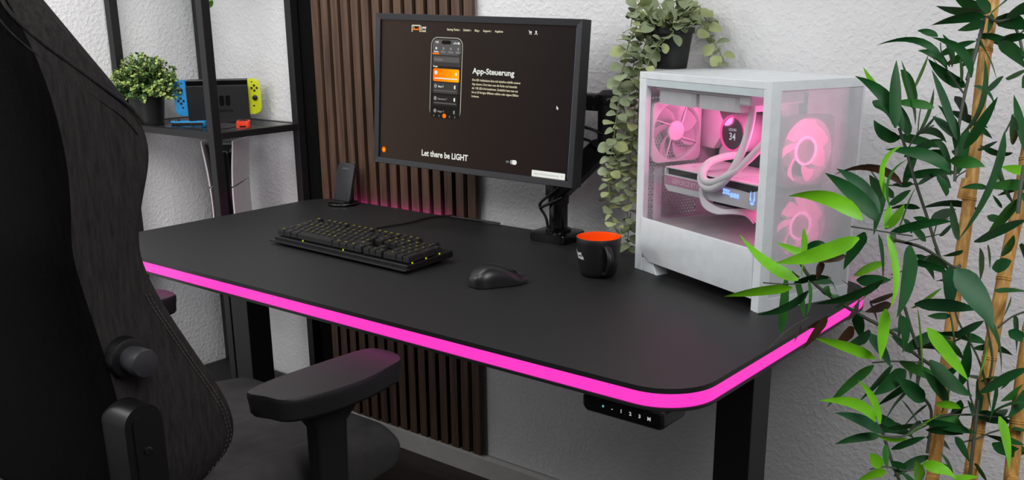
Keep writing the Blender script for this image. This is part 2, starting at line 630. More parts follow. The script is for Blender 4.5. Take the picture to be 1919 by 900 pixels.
rows = [
    (5, [('Esc', 0, 1)] + [('F%d' % (i + 1), 2 + i, 1) for i in range(4)] + [('F%d' % (i + 5), 6.5 + i, 1) for i in range(4)] + [('F%d' % (i + 9), 11 + i, 1) for i in range(4)] + [('Dr', 15.25, 1), ('Ro', 16.25, 1), ('Pa', 17.25, 1)]),
    (4, [(c, i, 1) for i, c in enumerate('^1234567890')] + [('?', 11, 1), ('`', 12, 1), ('<', 13, 2), ('In', 15.25, 1), ('P1', 16.25, 1), ('Bu', 17.25, 1), ('N', 18.5, 1), ('/', 19.5, 1), ('*', 20.5, 1), ('-', 21.5, 1)]),
    (3, [('>', 0, 1.5)] + [(c, 1.5 + i, 1) for i, c in enumerate('QWERTZUIOP')] + [('U', 11.5, 1), ('+', 12.5, 1), ('En', 13.75, 1.25), ('En', 15.25, 1), ('E', 16.25, 1), ('Bd', 17.25, 1), ('7', 18.5, 1), ('8', 19.5, 1), ('9', 20.5, 1)]),
    (2, [('Ca', 0, 1.75)] + [(c, 1.75 + i, 1) for i, c in enumerate('ASDFGHJKL')] + [('O', 10.75, 1), ('A', 11.75, 1), ('#', 12.75, 1), ('4', 18.5, 1), ('5', 19.5, 1), ('6', 20.5, 1)]),
    (1, [('Sh', 0, 1.25), ('<', 1.25, 1)] + [(c, 2.25 + i, 1) for i, c in enumerate('YXCVBNM')] + [(',', 9.25, 1), ('.', 10.25, 1), ('-', 11.25, 1), ('Sh', 12.25, 2.75), ('^', 16.25, 1), ('1', 18.5, 1), ('2', 19.5, 1), ('3', 20.5, 1)]),
    (0, [('St', 0, 1.25), ('W', 1.25, 1.25), ('Al', 2.5, 1.25), ('', 3.75, 6.25), ('Gr', 10, 1.25), ('Fn', 11.25, 1.25), ('M', 12.5, 1.25), ('St', 13.75, 1.25), ('<', 15.25, 1), ('v', 16.25, 1), ('>', 17.25, 1), ('0', 18.5, 2), (',', 20.5, 1)]),
]
x_off, y_off = 0.0085, 0.0175
kz = 0.0225
nk = 0
extra = NB()


def keycap(bm, x0, w, y0, d, s, yellow):
    z0, z1 = kz - 0.003, kz + 0.0095
    g = 0.0006
    a = [(x0 + g, y0 + g, z0), (x0 + w - g, y0 + g, z0), (x0 + w - g, y0 + d - g, z0), (x0 + g, y0 + d - g, z0)]
    i = 0.0026
    b = [(x0 + i, y0 + i * 0.8, z1 - 0.0006), (x0 + w - i, y0 + i * 0.8, z1 - 0.0006), (x0 + w - i, y0 + d - i * 1.2, z1 + 0.0004), (x0 + i, y0 + d - i * 1.2, z1 + 0.0004)]
    rings(bm, [[kt @ Vector(p) for p in a], [kt @ Vector((p[0] * 0.0 + q[0] * 0.6 + p[0] * 0.4, q[1] * 0.6 + p[1] * 0.4, z1 - 0.003)) for p, q in zip(a, b)], [kt @ Vector(p) for p in b]])
    if s:
        add_text(bm, s, 0.0066, kt @ T(x0 + w / 2, y0 + d / 2 - 0.0005, z1 + 0.0006), mi=1 if yellow else 2, off=0.00012, align='CENTER')


for r, keys in rows:
    yy = y_off + r * U_ + (0.006 if r == 5 else 0)
    for s, c, w in keys:
        x0 = x_off + c * U_
        if nk < 99:
            b2 = NB()
            keycap(b2, x0, w * U_, yy, U_, s, random.random() < 0.72)
            obj('keycap', b2, [M_key, M_leg, M_legw], kb)
        else:
            keycap(extra, x0, w * U_, yy, U_, s, random.random() < 0.72)
        nk += 1
for c, r, s in ((21.5, 2, '+'), (21.5, 0, '')):
    keycap(extra, x_off + c * U_, U_, y_off + r * U_, 2 * U_, s, True)
ex = obj('keycap', extra, [M_key, M_leg, M_legw], kb)
ex['kind'] = 'stuff'
# volume knob and side lights
bm = NB()
kc = Vector((x_off + 20.6 * U_, y_off + 5.75 * U_, kz - 0.002))
lathe(bm, [(0.009, 0), (0.009, 0.009), (0.008, 0.010), (0.0, 0.010)], kt @ kc, 24)
kn = obj('volume_knob', bm, M_black, kb, smooth=True)
bm = NB()
lathe(bm, [(0.0094, 0.0), (0.0094, 0.0015)], kt @ kc, 24)
obj('light_ring', bm, M_yel, kn)
bm = NB()
bm.free()
for (x, y) in [(KW - 0.0075, 0.028 + i * 0.0392) for i in range(3)] + [(0.105, 0.0155), (0.245, 0.0155)]:
    bm = NB()
    box(bm, x - 0.0012, x + 0.0012, y - 0.001, y + 0.001, 0.0162, 0.0195, M=kt)
    obj('key_light', bm, M_yel, kb)
# cable
bm = NB()
cpts = [on(px, py, 2, 0.004) for px, py in ((705, 428), (735, 423), (765, 418), (800, 409), (830, 405), (852, 404))]
inv = Matrix.Rotation(math.radians(2.2), 4, 'Z') @ T(-0.366, -0.258, 0)
cpts = [inv @ p for p in [Vector((0.30, 0.425, 0.010))] + cpts[0:] + [Vector((0.50, 0.726, 0.004)), Vector((0.56, 0.728, 0.004)), Vector((0.62, 0.731, 0.0045)), Vector((0.66, 0.736, 0.003))]]
tube(bm, cpts[1:], 0.0024, 8, sm=5)
obj('cable', bm, M_black, kb, smooth=True)

# ------------------------------------------------------------------ mouse
ms = thing('computer_mouse', 'black wireless computer mouse on the desk right of the keyboard', 'mouse', (1.010, 0.300, 0), math.radians(-30))
M_mouse = mat('satin_black_mouse_shell', (26, 26, 28), 0.33)
bm = NB()
rs = []
N = 16
NL = 15
for i in range(NL):
    t = i / (NL - 1)
    y = -0.056 + 0.114 * t
    w = 0.0315 * (1 - abs(2 * t - 1) ** 4) ** 0.5 * (1 - 0.10 * math.sin(PI * t)) + 0.002
    if t > 0.85:
        w = max(w, 0.0215)
    h = 0.0395 * math.sin(PI * min(1, t * 0.94 + 0.05) ** 0.80) ** 0.85
    h = max(h, 0.0135 if t > 0.5 else 0.007)
    ring = []
    for k in range(N):
        a = PI * k / (N - 1)
        ex_ = 0.62
        cx = math.cos(a)
        sx = math.sin(a)
        ring.append((w * math.copysign(abs(cx) ** ex_, cx), y, 0.0015 + h * abs(sx) ** 0.75))
    rs.append(ring)
V = rings(bm, rs, close=False)
for a in (V[0], V[-1]):
    face(bm, a)
for j in range(len(V) - 1):
    face(bm, [V[j][0], V[j + 1][0], V[j + 1][-1], V[j][-1]])
obj('shell', bm, M_mouse, ms, smooth=60)
bm = NB(); cyl(bm, (-0.0035, 0.034, 0.0160), (0.0035, 0.034, 0.0160), 0.0095, seg=20); obj('scroll_wheel', bm, M_black, ms, smooth=True)
bm = NB()
for y in (-0.012, 0.010):
    box(bm, -0.0320, -0.0290, y - 0.009, y + 0.009, 0.016, 0.022, bev=0.001)
obj('side_button', bm, M_black, ms)
bm = NB(); box(bm, -0.018, 0.018, -0.045, 0.05, 0, 0.0022, bev=0.0008, seg=1); obj('glide_foot', bm, M_black, ms)

# ------------------------------------------------------------------ mug
mg = thing('mug', 'black mug with bright orange inside and small white lettering on the desk', 'mug', (1.130, 0.477, 0))
M_mug = mat('matt_black_glaze', (13, 13, 15), 0.5)
M_orange = mat('orange_glaze', (255, 84, 10), 0.25, spec=0.5)
bm = NB()
lathe(bm, [(0.0, 0.001), (0.030, 0.001), (0.0345, 0.004), (0.037, 0.012), (0.0405, 0.030), (0.0430, 0.050), (0.0442, 0.068), (0.0446, 0.0785), (0.0440, 0.0795)], seg=56, cap=(True, False))
obj('body', bm, M_mug, mg, smooth=50)
bm = NB()
lathe(bm, [(0.0440, 0.0795), (0.0428, 0.0793), (0.0420, 0.076), (0.0415, 0.060), (0.038, 0.030), (0.033, 0.010), (0.0, 0.006)], seg=56, cap=(False, True))
obj('inside_glaze', bm, M_orange, mg, smooth=50)
hd = Vector((0.80, -0.60, 0)).normalized()
hs = Vector((0, 0, 1)).cross(hd)
bm = NB()
hp = smooth_path([hd * 0.0425 + Vector((0, 0, 0.066)), hd * 0.054 + Vector((0, 0, 0.067)), hd * 0.068 + Vector((0, 0, 0.058)), hd * 0.0725 + Vector((0, 0, 0.042)), hd * 0.066 + Vector((0, 0, 0.026)), hd * 0.052 + Vector((0, 0, 0.014)), hd * 0.0375 + Vector((0, 0, 0.012))], 6)
rs = []
for i, p in enumerate(hp):
    d = (hp[min(i + 1, len(hp) - 1)] - hp[max(i - 1, 0)]).normalized()
    nrm = d.cross(hs)
    rs.append([p + hs * 0.0065 * math.cos(2 * PI * k / 12) + nrm * 0.0038 * math.sin(2 * PI * k / 12) for k in range(12)])
rings(bm, rs)
obj('handle', bm, M_mug, mg, smooth=True)
# lettering wrapped on the body
bm = NB()


def wrap(me, ang0, z0, r0, mi=0):
    vs = []
    for v in me.vertices:
        a = ang0 + v.co.x / r0
        z = z0 + v.co.y
        rr = 0.0405 + (z - 0.030) * 0.125 + 0.0006
        vs.append(bm.verts.new((rr * math.cos(a), rr * math.sin(a), z)))
    for p in me.polygons:
        face(bm, [vs[i] for i in p.vertices], mi)


base_ang = math.atan2(-0.628, -0.778) + 0.16
wrap(text_mesh('Leet', 0.0105, 0.0004), base_ang, 0.0465, 0.042)
wrap(text_mesh('Desk', 0.0105, 0.0004), base_ang + 0.05, 0.0385, 0.042)
lm = bpy.data.meshes.new('mark')
_b = NB()
for (x0, x1, y0, y1) in ((0, 0.012, 0.0085, 0.0105), (0, 0.002, 0, 0.0105), (0.010, 0.012, 0, 0.0105), (0.003, 0.009, 0.003, 0.005)):
    for k in range(3):
        xa = x0 + (x1 - x0) * k / 3
        xb = x0 + (x1 - x0) * (k + 1) / 3
        face(_b, [_b.verts.new(p) for p in ((xa, y0, 0), (xb, y0, 0), (xb, y1, 0), (xa, y1, 0))])
_b.to_mesh(lm); _b.free()
wrap(lm, base_ang - 0.34, 0.0445, 0.042)
obj('lettering', bm, M_text, mg)

# ------------------------------------------------------------------ wireless charger stand
ch = thing('charging_stand', 'black wireless phone charging stand on a round base at the back left of the desk', 'charger', (0.140, 0.684, 0))
bm = NB()
lathe(bm, [(0.0, 0), (0.040, 0), (0.0415, 0.003), (0.0415, 0.006)], seg=48, cap=(True, False)); lathe(bm, [(0.0405, 0.008), (0.034, 0.0105), (0.0, 0.0115)], seg=48, cap=(False, True))
obj('base', bm, M_blackgloss, ch, smooth=40)
bm = NB(); lathe(bm, [(0.0412, 0.0058), (0.0421, 0.0062), (0.0421, 0.0078), (0.0404, 0.0082)], seg=48, cap=(False, False)); obj('chrome_ring', bm, mat('chrome', (200, 200, 205), 0.15, metal=1.0), ch, smooth=True)
Mp = T(-0.002, -0.006, 0.009) @ Matrix.Rotation(math.radians(-16), 4, 'X')
bm = NB()
prism(bm, rrect(-0.033, 0.033, 0.0, 0.108, 0.011, 6), -0.0, 0.009, 'Y', bev=0.0025)
for v in bm.verts:
    v.co = Mp @ v.co
M_pad = mat('matt_black_pad', (40, 40, 43), 0.55)
pad = obj('pad', bm, M_pad, ch, smooth=35)
bm = NB(); add_text(bm, 'CHOETECH', 0.0058, Mp @ T(0, -0.0006, 0.090) @ Matrix.Rotation(PI / 2, 4, 'X'), align='CENTER', off=0.0001); obj('lettering', bm, M_legw, pad)
bm = NB(); box(bm, -0.030, 0.030, -0.022, -0.004, 0.008, 0.013, bev=0.002); obj('phone_rest', bm, M_black, ch)
bm = NB(); prism(bm, [(0.004, 0.008), (0.030, 0.008), (0.034, 0.055), (0.026, 0.06)], -0.012, 0.012, 'X', bev=0.001); obj('back_support', bm, M_black, ch)

# ------------------------------------------------------------------ monitor
mr_, mu_, mn_ = Vector((0.9961, 0.0837, -0.0277)), Vector((0.0225, 0.0635, 0.9977)), Vector((0.0852, -0.9945, 0.0614))
MC = Vector((0.7224, 0.5659, 0.3276))
mon = thing('monitor', 'black framed widescreen monitor showing a dark web page, held on an arm above the desk', 'monitor', MC)
mon.rotation_euler = Matrix(((mr_.x, mu_.x, mn_.x), (mr_.y, mu_.y, mn_.y), (mr_.z, mu_.z, mn_.z))).to_euler()
M_bez = mat('dark_grey_bezel', (27, 28, 32), 0.45)
FW, FH = 0.279, 0.1728
SW, SHh = 0.2645, 0.1585
bm = NB()
rs = []
for (w, h, z) in ((FW - 0.002, FH - 0.002, -0.030), (FW, FH, -0.028), (FW, FH, 0.0065), (FW - 0.0010, FH - 0.0010, 0.0075), (SW + 0.0006, SHh + 0.0006, 0.0060), (SW, SHh, -0.0002)):
    rs.append([(-w, -h, z), (w, -h, z), (w, h, z), (-w, h, z)])
rings(bm, rs, cap=(True, False))
obj('bezel', bm, M_bez, mon)
bm = NB(); prism(bm, rrect(-0.20, 0.20, -0.11, 0.12, 0.012), -0.052, -0.0302, 'Z', bev=0.004); bh = obj('back_housing', bm, M_blacksoft, mon, smooth=30)
bm = NB(); box(bm, -0.05, 0.05, -0.05, 0.05, -0.062, -0.0525, bev=0.002); obj('mount_plate', bm, M_black, bh)
# screen panel: dark page, its brown slightly paler and warmer toward the left
ms_ = bpy.data.materials.new('screen_page')
ms_.use_nodes = True
nt = ms_.node_tree
b = nt.nodes['Principled BSDF']
b.inputs['Base Color'].default_value = (0.004, 0.004, 0.004, 1)
b.inputs['Roughness'].default_value = 0.4
b.inputs['Specular IOR Level'].default_value = 0.08
tc = nt.nodes.new('ShaderNodeTexCoord')
sp = nt.nodes.new('ShaderNodeSeparateXYZ')
nt.links.new(tc.outputs['Object'], sp.inputs[0])
mr0 = nt.nodes.new('ShaderNodeMapRange')
mr0.inputs['From Min'].default_value = -SW
mr0.inputs['From Max'].default_value = SW
nt.links.new(sp.outputs['X'], mr0.inputs['Value'])
rp = nt.nodes.new('ShaderNodeValToRGB')
rp.color_ramp.elements[0].color = lin((58, 44, 36)) + (1,)
rp.color_ramp.elements[1].color = lin((30, 21, 21)) + (1,)
e_ = rp.color_ramp.elements.new(0.5)
e_.color = lin((40, 29, 23)) + (1,)
nt.links.new(mr0.outputs[0], rp.inputs[0])
nt.links.new(rp.outputs[0], b.inputs['Emission Color'])
b.inputs['Emission Strength'].default_value = 0.8
bm = NB()
face(bm, [bm.verts.new(p) for p in ((-SW, -SHh, 0), (SW, -SHh, 0), (SW, SHh, 0), (-SW, SHh, 0))])
scr = obj('screen', bm, ms_, mon)
SM = [emis('page_white', (235, 236, 228), 0.95), emis('page_cream', (222, 214, 180), 0.9), emis('page_orange', (255, 122, 14), 1.0), emis('page_grey', (98, 97, 97), 0.9),
      emis('page_midgrey', (72, 68, 67), 0.9), emis('page_darkgrey', (50, 46, 45), 0.9), emis('phone_frame', (176, 172, 158), 0.9), emis('page_amber', (255, 178, 20), 1.0),
      emis('page_black', (40, 38, 34), 0.8), emis('page_light', (150, 150, 152), 0.9), emis('scroll_bar', (150, 156, 190), 0.8), emis('page_red', (230, 70, 30), 0.9)]
WHT, CRM, ORG, GRY, MID, DRK, PHF, AMB, BLK, LGT, SCB, RED = range(12)
bm = NB()


def srect(x0, x1, y0, y1, mi, r=0.0, z=0.0004):
    """millimetres on the screen"""
    x0, x1, y0, y1, r = x0 / 1000, x1 / 1000, y0 / 1000, y1 / 1000, r / 1000
    pts = rrect(x0, x1, y0, y1, r, 5) if r else [(x0, y0), (x1, y0), (x1, y1), (x0, y1)]
    face(bm, [bm.verts.new((p[0], p[1], z)) for p in pts], mi)


def stext(s, x, y, size, mi, width=None, off=0.0, z=0.0009):
    add_text(bm, s, size / 1000, T(x / 1000, y / 1000, z), mi=mi, off=off / 1000, width=width / 1000 if width else None)


# site logo: desk with chair mark, and two lines of lettering
for a in ((-174, -150, 146.8, 149.6), (-175, -172.3, 134, 149), (-152, -149.5, 134, 149), (-169, -167.3, 141, 147)):
    srect(*a, CRM)
srect(-167, -153.5, 141.0, 145.0, BLK); srect(-156.5, -152.5, 141.5, 145.5, RED, 1.8, z=0.0006); srect(-171, -153, 138.2, 141.2, ORG, 1.2, z=0.0007)
stext('Leet', -147.8, 142.0, 8.6, WHT, 15.6, 0.25)
stext('Desk', -147.8, 134.6, 8.6, CRM, 15.6, 0.25)
for s, x, w in (('Gaming Tische ›', -73.2, 37), ('Zubehör ›', -27.7, 22.5), ('Blog ›', 3.5, 13.5), ('Support ›', 26.6, 22), ('Angebote', 57.7, 21.5)):
    stext(s, x, 140.2, 6.2, CRM, w, 0.22)
# cart and user marks
srect(144.4, 147, 145.6, 146.8, WHT); srect(146, 152.5, 142.0, 145.0, WHT); srect(146.8, 148.4, 138.4, 141, WHT); srect(150.4, 152, 138.4, 141, WHT)
srect(161.2, 165.4, 142.8, 146.6, WHT, 1.9)
face(bm, [bm.verts.new((x / 1000, y / 1000, 0.0004)) for x, y in ((159.2, 138.6), (161, 138.6), (163.3, 141.3), (165.6, 138.6), (167.6, 138.6), (163.4, 143.6))], WHT)
# phone picture
srect(-117, -27.5, -52, 125, PHF, 17, 0.0003)
srect(-115.0, -29.5, -54, 123, BLK, 15.5, 0.0005)
srect(-112.5, -32.0, 87, 120.5, GRY, 12, 0.0007)
srect(-112.5, -32.0, 62, 105, MID, 0, 0.00065)
srect(-112.5, -32.0, 0, 64, DRK, 0, 0.0006)
srect(-112.5, -32.0, -52, 2, BLK, 0, 0.00062)
srect(-86.5, -60, 109.8, 118.3, BLK, 4.2, 0.0009)
stext('9:41', -104, 111.6, 7, WHT, 8.5, 0.2, 0.001)
for i in range(4):
    srect(-53.5 + i * 1.5, -52.5 + i * 1.5, 111, 112.8 + i * 1.0, WHT, 0, 0.001)
srect(-46.2, -43.2, 111.2, 114.4, WHT, 1.2, 0.001)
srect(-41.5, -36, 110.8, 115.2, WHT, 1, 0.001)
for i, (s, m_) in enumerate((('Szene', WHT), ('Flur', LGT), ('Farben', LGT), ('Effekte', LGT))):
    xx = -101.5 + i * 20.6
    srect(xx - 2.3, xx + 2.3, 97.5, 103.5, m_, 2.2, 0.001)
    stext(s, xx - 6.5, 91.8, 4.6, m_, 13, 0.2, 0.001)
srect(-112, -93, 87.2, 90.4, ORG, 0, 0.0011)
srect(-108.5, -36.0, 70.8, 82.5, GRY, 2.5, 0.0009)
stext('Suche', -99, 74.4, 5, LGT, 17, 0.1, 0.0012)
srect(-105.5, -102.3, 74.8, 78.2, LGT, 1.5, 0.0012)
stext('Gruppe', -109, 59.2, 5, WHT, 13, 0.2, 0.0012)
srect(-108.6, -90, 28.0, 56.4, ORG, 4, 0.0010)
srect(-60, -34.5, 28.0, 56.4, AMB, 4, 0.00095)
for i in range(12):
    SM.append(emis('page_blend_%d' % i, (255, int(122 + 56 * i / 11), int(14 + 6 * i / 11)), 1.0))
    srect(-99 + i * 5, -93.9 + i * 5, 28.0, 56.4, len(SM) - 1, 0, 0.00102 + i * 0.000003)
srect(-104.5, -38.5, 33.5, 36.2, WHT, 1.3, 0.0012)
srect(-104.5, -96.0, 42.5, 51.8, WHT, 4.2, 0.0012)
srect(-46, -40.5, 42.5, 49.5, WHT, 2.7, 0.0012)
stext('Desk', -92, 44.5, 5, AMB, 10, 0.1, 0.0012)
for (y1, nm, m_, lm_, k_) in ((25.5, 'Base 7', MID, WHT, WHT), (-2.0, 'Basement 7', DRK, LGT, WHT), (-30.0, 'Magic 7', BLK, LGT, LGT)):
    srect(-107.6, -37.5, max(y1 - 24, -46), y1, m_, 2.5, 0.0009)
    if y1 - 20 > -46:
        srect(-105, -40, y1 - 19.5, y1 - 16.5, GRY, 1.4, 0.0012)
    srect(-104.5, -96.5, y1 - 12.5, y1 - 3.5, LGT, 4, 0.0012)
    stext(nm, -93, y1 - 10.5, 5.6, lm_, 2.6 * len(nm), 0.15, 0.0012)
    srect(-48, -42.5, y1 - 12.6, y1 - 4.2, k_, 2.6, 0.0012)
    srect(-43.6, -41, y1 - 12.2, y1 - 4.6, BLK, 1.2, 0.0013)
for i, m_ in enumerate((MID, MID, ORG, MID, MID)):
    xx = -103 + i * 15
    if m_ == ORG:
        srect(xx - 5.5, xx + 5.5, -53, -43, ORG, 4.9, 0.0013)
    else:
        srect(xx - 2, xx + 2, -51.5, -46.5, GRY, 1.5, 0.0013)
# headings and paragraph
stext('App-Steuerung', 2.2, 50.5, 17.2, WHT, 112, 0.45)
for i, (s, w) in enumerate((('Die LED Außenkante lässt sich kabellos mithilfe unserer', 129), ('App steuern. Dort kann man die Farbe und Intensität', 121), ('der 128 LEDs frei bestimmen. Zusätzlich kann man aus', 123), ('bis zu 20 fertigen Effekten wählen oder eigene Effekte', 125), ('kreieren.', 20.5))):
    stext(s, 1.6, 34.6 - i * 8.85, 6.6, CRM, w, 0.16)
stext('Let there be LIGHT', -137, -143.5, 19, WHT, 134, 0.5)
stext('OFF', 102, -136.2, 6.2, LGT, 8, 0.2)
srect(112.5, 130.5, -138.6, -128.8, LGT, 4.8, 0.0006)
srect(118, 130.8, -138.8, -128.6, WHT, 4.9, 0.0008)
srect(171, 255.6, -158.3, -144.6, WHT, 1.5, 0.0006)
stext('Apps mit KI-Automatisierung', 177, -153.5, 5.6, LGT, 62, 0.0)
stext('×', 246, -153.5, 7, LGT, 3, 0.0)
srect(-258.5, -247.0, -147.5, -134.5, ORG, 5.6, 0.0006)
srect(-255.5, -250.2, -144, -138.5, AMB, 2.5, 0.0008)
srect(261.6, 263.9, -154, 156, SCB, 0, 0.0006)
face(bm, [bm.verts.new((x / 1000, y / 1000, 0.0009)) for x, y in ((224.5, -4), (224.5, -12), (226.3, -10.6), (227.8, -13.2), (228.9, -12.5), (227.6, -10.2), (229.8, -9.6))], WHT)
obj('web_page', bm, SM, scr)

# ------------------------------------------------------------------ monitor arm
am = thing('articulated_arm', 'black articulated monitor arm clamped to the back edge of the desk', 'monitor arm', (0.874, 0.690, 0))
bm = NB()
prism(bm, rrect(-0.050, 0.050, -0.050, 0.042, 0.012, 5), 0.0, 0.021, 'Z', bev=0.004)
obj('clamp_base', bm, M_blackgloss, am, smooth=30)
bm = NB(); box(bm, -0.03, 0.03, 0.0495, 0.056, -0.10, 0.015, bev=0.001); box(bm, -0.03, 0.03, -0.01, 0.056, -0.105, -0.099); cyl(bm, (0, 0.015, -0.099), (0, 0.015, -0.045), 0.006); cyl(bm, (0, 0.015, -0.045), (0, 0.015, -0.0365), 0.022)
obj('clamp', bm, M_black, am)
bm = NB()
lathe(bm, [(0.0, 0.019), (0.030, 0.019), (0.030, 0.026), (0.0215, 0.030), (0.0215, 0.118), (0.019, 0.122), (0, 0.122)], seg=32)
obj('pole', bm, M_blackgloss, am, smooth=35)


def armpiece(name, a, b, w0, w1, t, mtl, par):
    a, b = Vector(a), Vector(b)
    d = (b - a).normalized()
    side = d.cross(Vector((0, 1, 0))).normalized()
    q = d.cross(side).normalized()
    bmx = NB()
    prof = rrect(-1, 1, -1, 1, 0.35, 4)
    rs = []
    for p, k in ((a - d * 0.012, 0.75), (a, 1), (b, 1), (b + d * 0.012, 0.75)):
        w = (w0 if p is a or (p - a).length < 0.02 else w1) / 2 * k
        rs.append([p + side * x * w + q * y * t / 2 * k for x, y in prof])
    rings(bmx, rs)
    return obj(name, bmx, mtl, par, smooth=35)


# lower (spring) arm: pole head up to the elbow
bm = NB(); cyl(bm, (0, 0, 0.085), (0, 0, 0.145), 0.024, seg=28); box(bm, -0.024, 0.022, -0.022, 0.022, 0.100, 0.142, bev=0.006); obj('shoulder_joint', bm, M_black, am, smooth=35)
la = armpiece('lower_arm', (0.006, 0.0, 0.122), (0.118, 0.0, 0.222), 0.050, 0.046, 0.044, M_steel, am)
bm = NB()
cyl(bm, (0.130, 0.0, 0.205), (0.130, 0.0, 0.315), 0.021, seg=28)
lathe(bm, [(0.021, 0.315), (0.024, 0.320), (0.023, 0.336), (0.012, 0.345), (0, 0.346)], (0.130, 0, 0), 28)
obj('elbow_joint', bm, M_blacksoft, am, smooth=35)
ua_end = MC - mn_ * 0.115 + mr_ * 0.03 - Vector((0.874, 0.690, 0))
ua = armpiece('upper_arm', (0.125, 0.0, 0.318), (ua_end.x, ua_end.y + 0.0, 0.322), 0.036, 0.032, 0.034, M_steel, am)
hp_ = MC - Vector((0.874, 0.690, 0)) - mn_ * 0.0625
bm = NB(); tube(bm, [(ua_end.x, ua_end.y, 0.322), hp_ ], 0.018, 16); cyl(bm, (ua_end.x, ua_end.y, 0.29), (ua_end.x, ua_end.y, 0.35), 0.02); obj('tilt_head', bm, M_black, am, smooth=35)
bm = NB()
for (x, z) in ((0.104, 0.330), (0.104, 0.307), (0.085, 0.307)):
    cyl(bm, (x, -0.020, z), (x, -0.0165, z), 0.003, seg=12)
obj('screw', bm, mat('bare_steel_screw', (170, 165, 150), 0.3, metal=1.0), ua)
# cables hanging along the arm
for pts in ([(0.055, -0.03, 0.285), (0.085, -0.035, 0.270), (0.115, -0.03, 0.262), (0.150, 0.0, 0.240)], [(0.045, -0.03, 0.262), (0.078, -0.035, 0.245), (0.105, -0.03, 0.238), (0.125, -0.028, 0.225)],
            [(0.06, -0.028, 0.165), (0.02, -0.032, 0.125), (-0.025, -0.028, 0.092), (-0.038, -0.020, 0.075), (-0.027, -0.012, 0.050), (-0.024, -0.008, 0.022)],
            [(0.03, -0.026, 0.105), (-0.005, -0.028, 0.088), (-0.037, -0.022, 0.073)]):
    bm = NB(); tube(bm, pts, 0.0033, 8, sm=5); obj('cable', bm, M_black, am, smooth=True)

# ------------------------------------------------------------------ computer case
pcx = thing('computer_case', 'white desktop computer with glass side and pink lit fans on the right of the desk', 'computer', (1.15816, 0.56859, 0), math.radians(-22.5))
M_rear = mat('white_rear_perforated', (205, 205, 208), 0.5); perforate(M_rear, 0.0072, 0.0029, 'Y', 'Z')
M_mesh = mat('white_front_mesh', (226, 232, 234), 0.5); perforate(M_mesh, 0.0018, 0.00047, 'Y', 'Z')
M_shroud = mat('white_shroud_perforated', (205, 203, 204), 0.5); perforate(M_shroud, 0.0064, 0.0021, 'X', 'Y')
CL, CW, CH = 0.37, 0.215, 0.395
bm = NB()
box(bm, 0.0, CL - 0.012, 0.0, CW, CH - 0.013, CH, bev=0.001)                # top
obj('top_panel', bm, M_white, pcx)
bm = NB()
box(bm, 0.0, 0.0235, 0.0, 0.012, 0.0, CH - 0.013, bev=0.001)
box(bm, 0.0, 0.0235, CW - 0.012, CW, 0.0, CH - 0.013, bev=0.001)
box(bm, 0.351, CL - 0.012, 0.0, 0.012, 0.0, CH - 0.013, bev=0.001)
box(bm, 0.0235, 0.351, 0.001, 0.010, CH - 0.026, CH - 0.0132)
obj('chassis_frame', bm, M_white, pcx)
bm = NB()
box(bm, 0.0235, 0.3505, 0.002, CW - 0.002, 0.0225, 0.027)
obj('floor_panel', bm, M_white, pcx)
bm = NB()
box(bm, 0.0235, 0.351, CW - 0.005, CW, 0.028, CH - 0.0132)
obj('right_side_panel', bm, M_white, pcx)
# lower side panel with rounded rear corner
bm = NB()
pl_ = [(0.0205, 0.1105), (0.3505, 0.1105), (0.3505, 0.0215), (0.075, 0.0245)]
pl_ += [(0.0205 + 0.03 - 0.03 * math.sin(a), 0.0560 - 0.031 * math.cos(a)) for a in [math.radians(k) for k in (0, 18, 36, 54, 72, 90)]]
prism(bm, pl_, -0.003, 0.004, 'Y', bev=0.0022)
obj('lower_side_panel', bm, mat('white_satin_panel', (222, 226, 228), 0.3), pcx, smooth=30)
for yy in (0.0, CW - 0.03):
    bm = NB(); prism(bm, [(0.0, 0.0), (0.072, 0.0), (0.060, 0.0225), (0.0, 0.03)], yy + 0.001, yy + 0.03, 'Y', bev=0.001); obj('rear_foot', bm, M_white, pcx)
# rear wall: solid frame with perforated areas
bm = NB()
box(bm, 0.0005, 0.003, 0.012, 0.040, 0.028, 0.205)
box(bm, 0.0005, 0.003, 0.012, 0.150, 0.205, 0.345)
box(bm, 0.0005, 0.003, 0.012, 0.030, 0.345, 0.381)
box(bm, 0.0005, 0.003, 0.060, 0.150, 0.100, 0.205)
obj('rear_vent', bm, M_rear, pcx)
bm = NB()
box(bm, 0.0005, 0.003, 0.150, CW - 0.012, 0.028, 0.381); box(bm, 0.0005, 0.003, 0.040, 0.060, 0.100, 0.205); box(bm, 0.0005, 0.003, 0.030, 0.150, 0.345, 0.381); box(bm, 0.0005, 0.003, 0.04, 0.15, 0.028, 0.100)
obj('rear_panel', bm, M_white, pcx)
# front panel
bm = NB()
x0, x1 = CL - 0.012, CL
for (a, b_, c, d) in ((0.0, 0.022, 0.0, CH), (CW - 0.005, CW, 0.0, CH), (0.022, CW - 0.005, CH - 0.0155, CH), (0.022, CW - 0.005, 0.0, 0.022)):
    box(bm, x0, x1, a, b_, c, d)
obj('front_frame', bm, M_white, pcx)
bm = NB(); box(bm, x1 - 0.0035, x1 - 0.0015, 0.022, CW - 0.005, 0.022, CH - 0.0155); obj('front_mesh', bm, M_mesh, pcx)
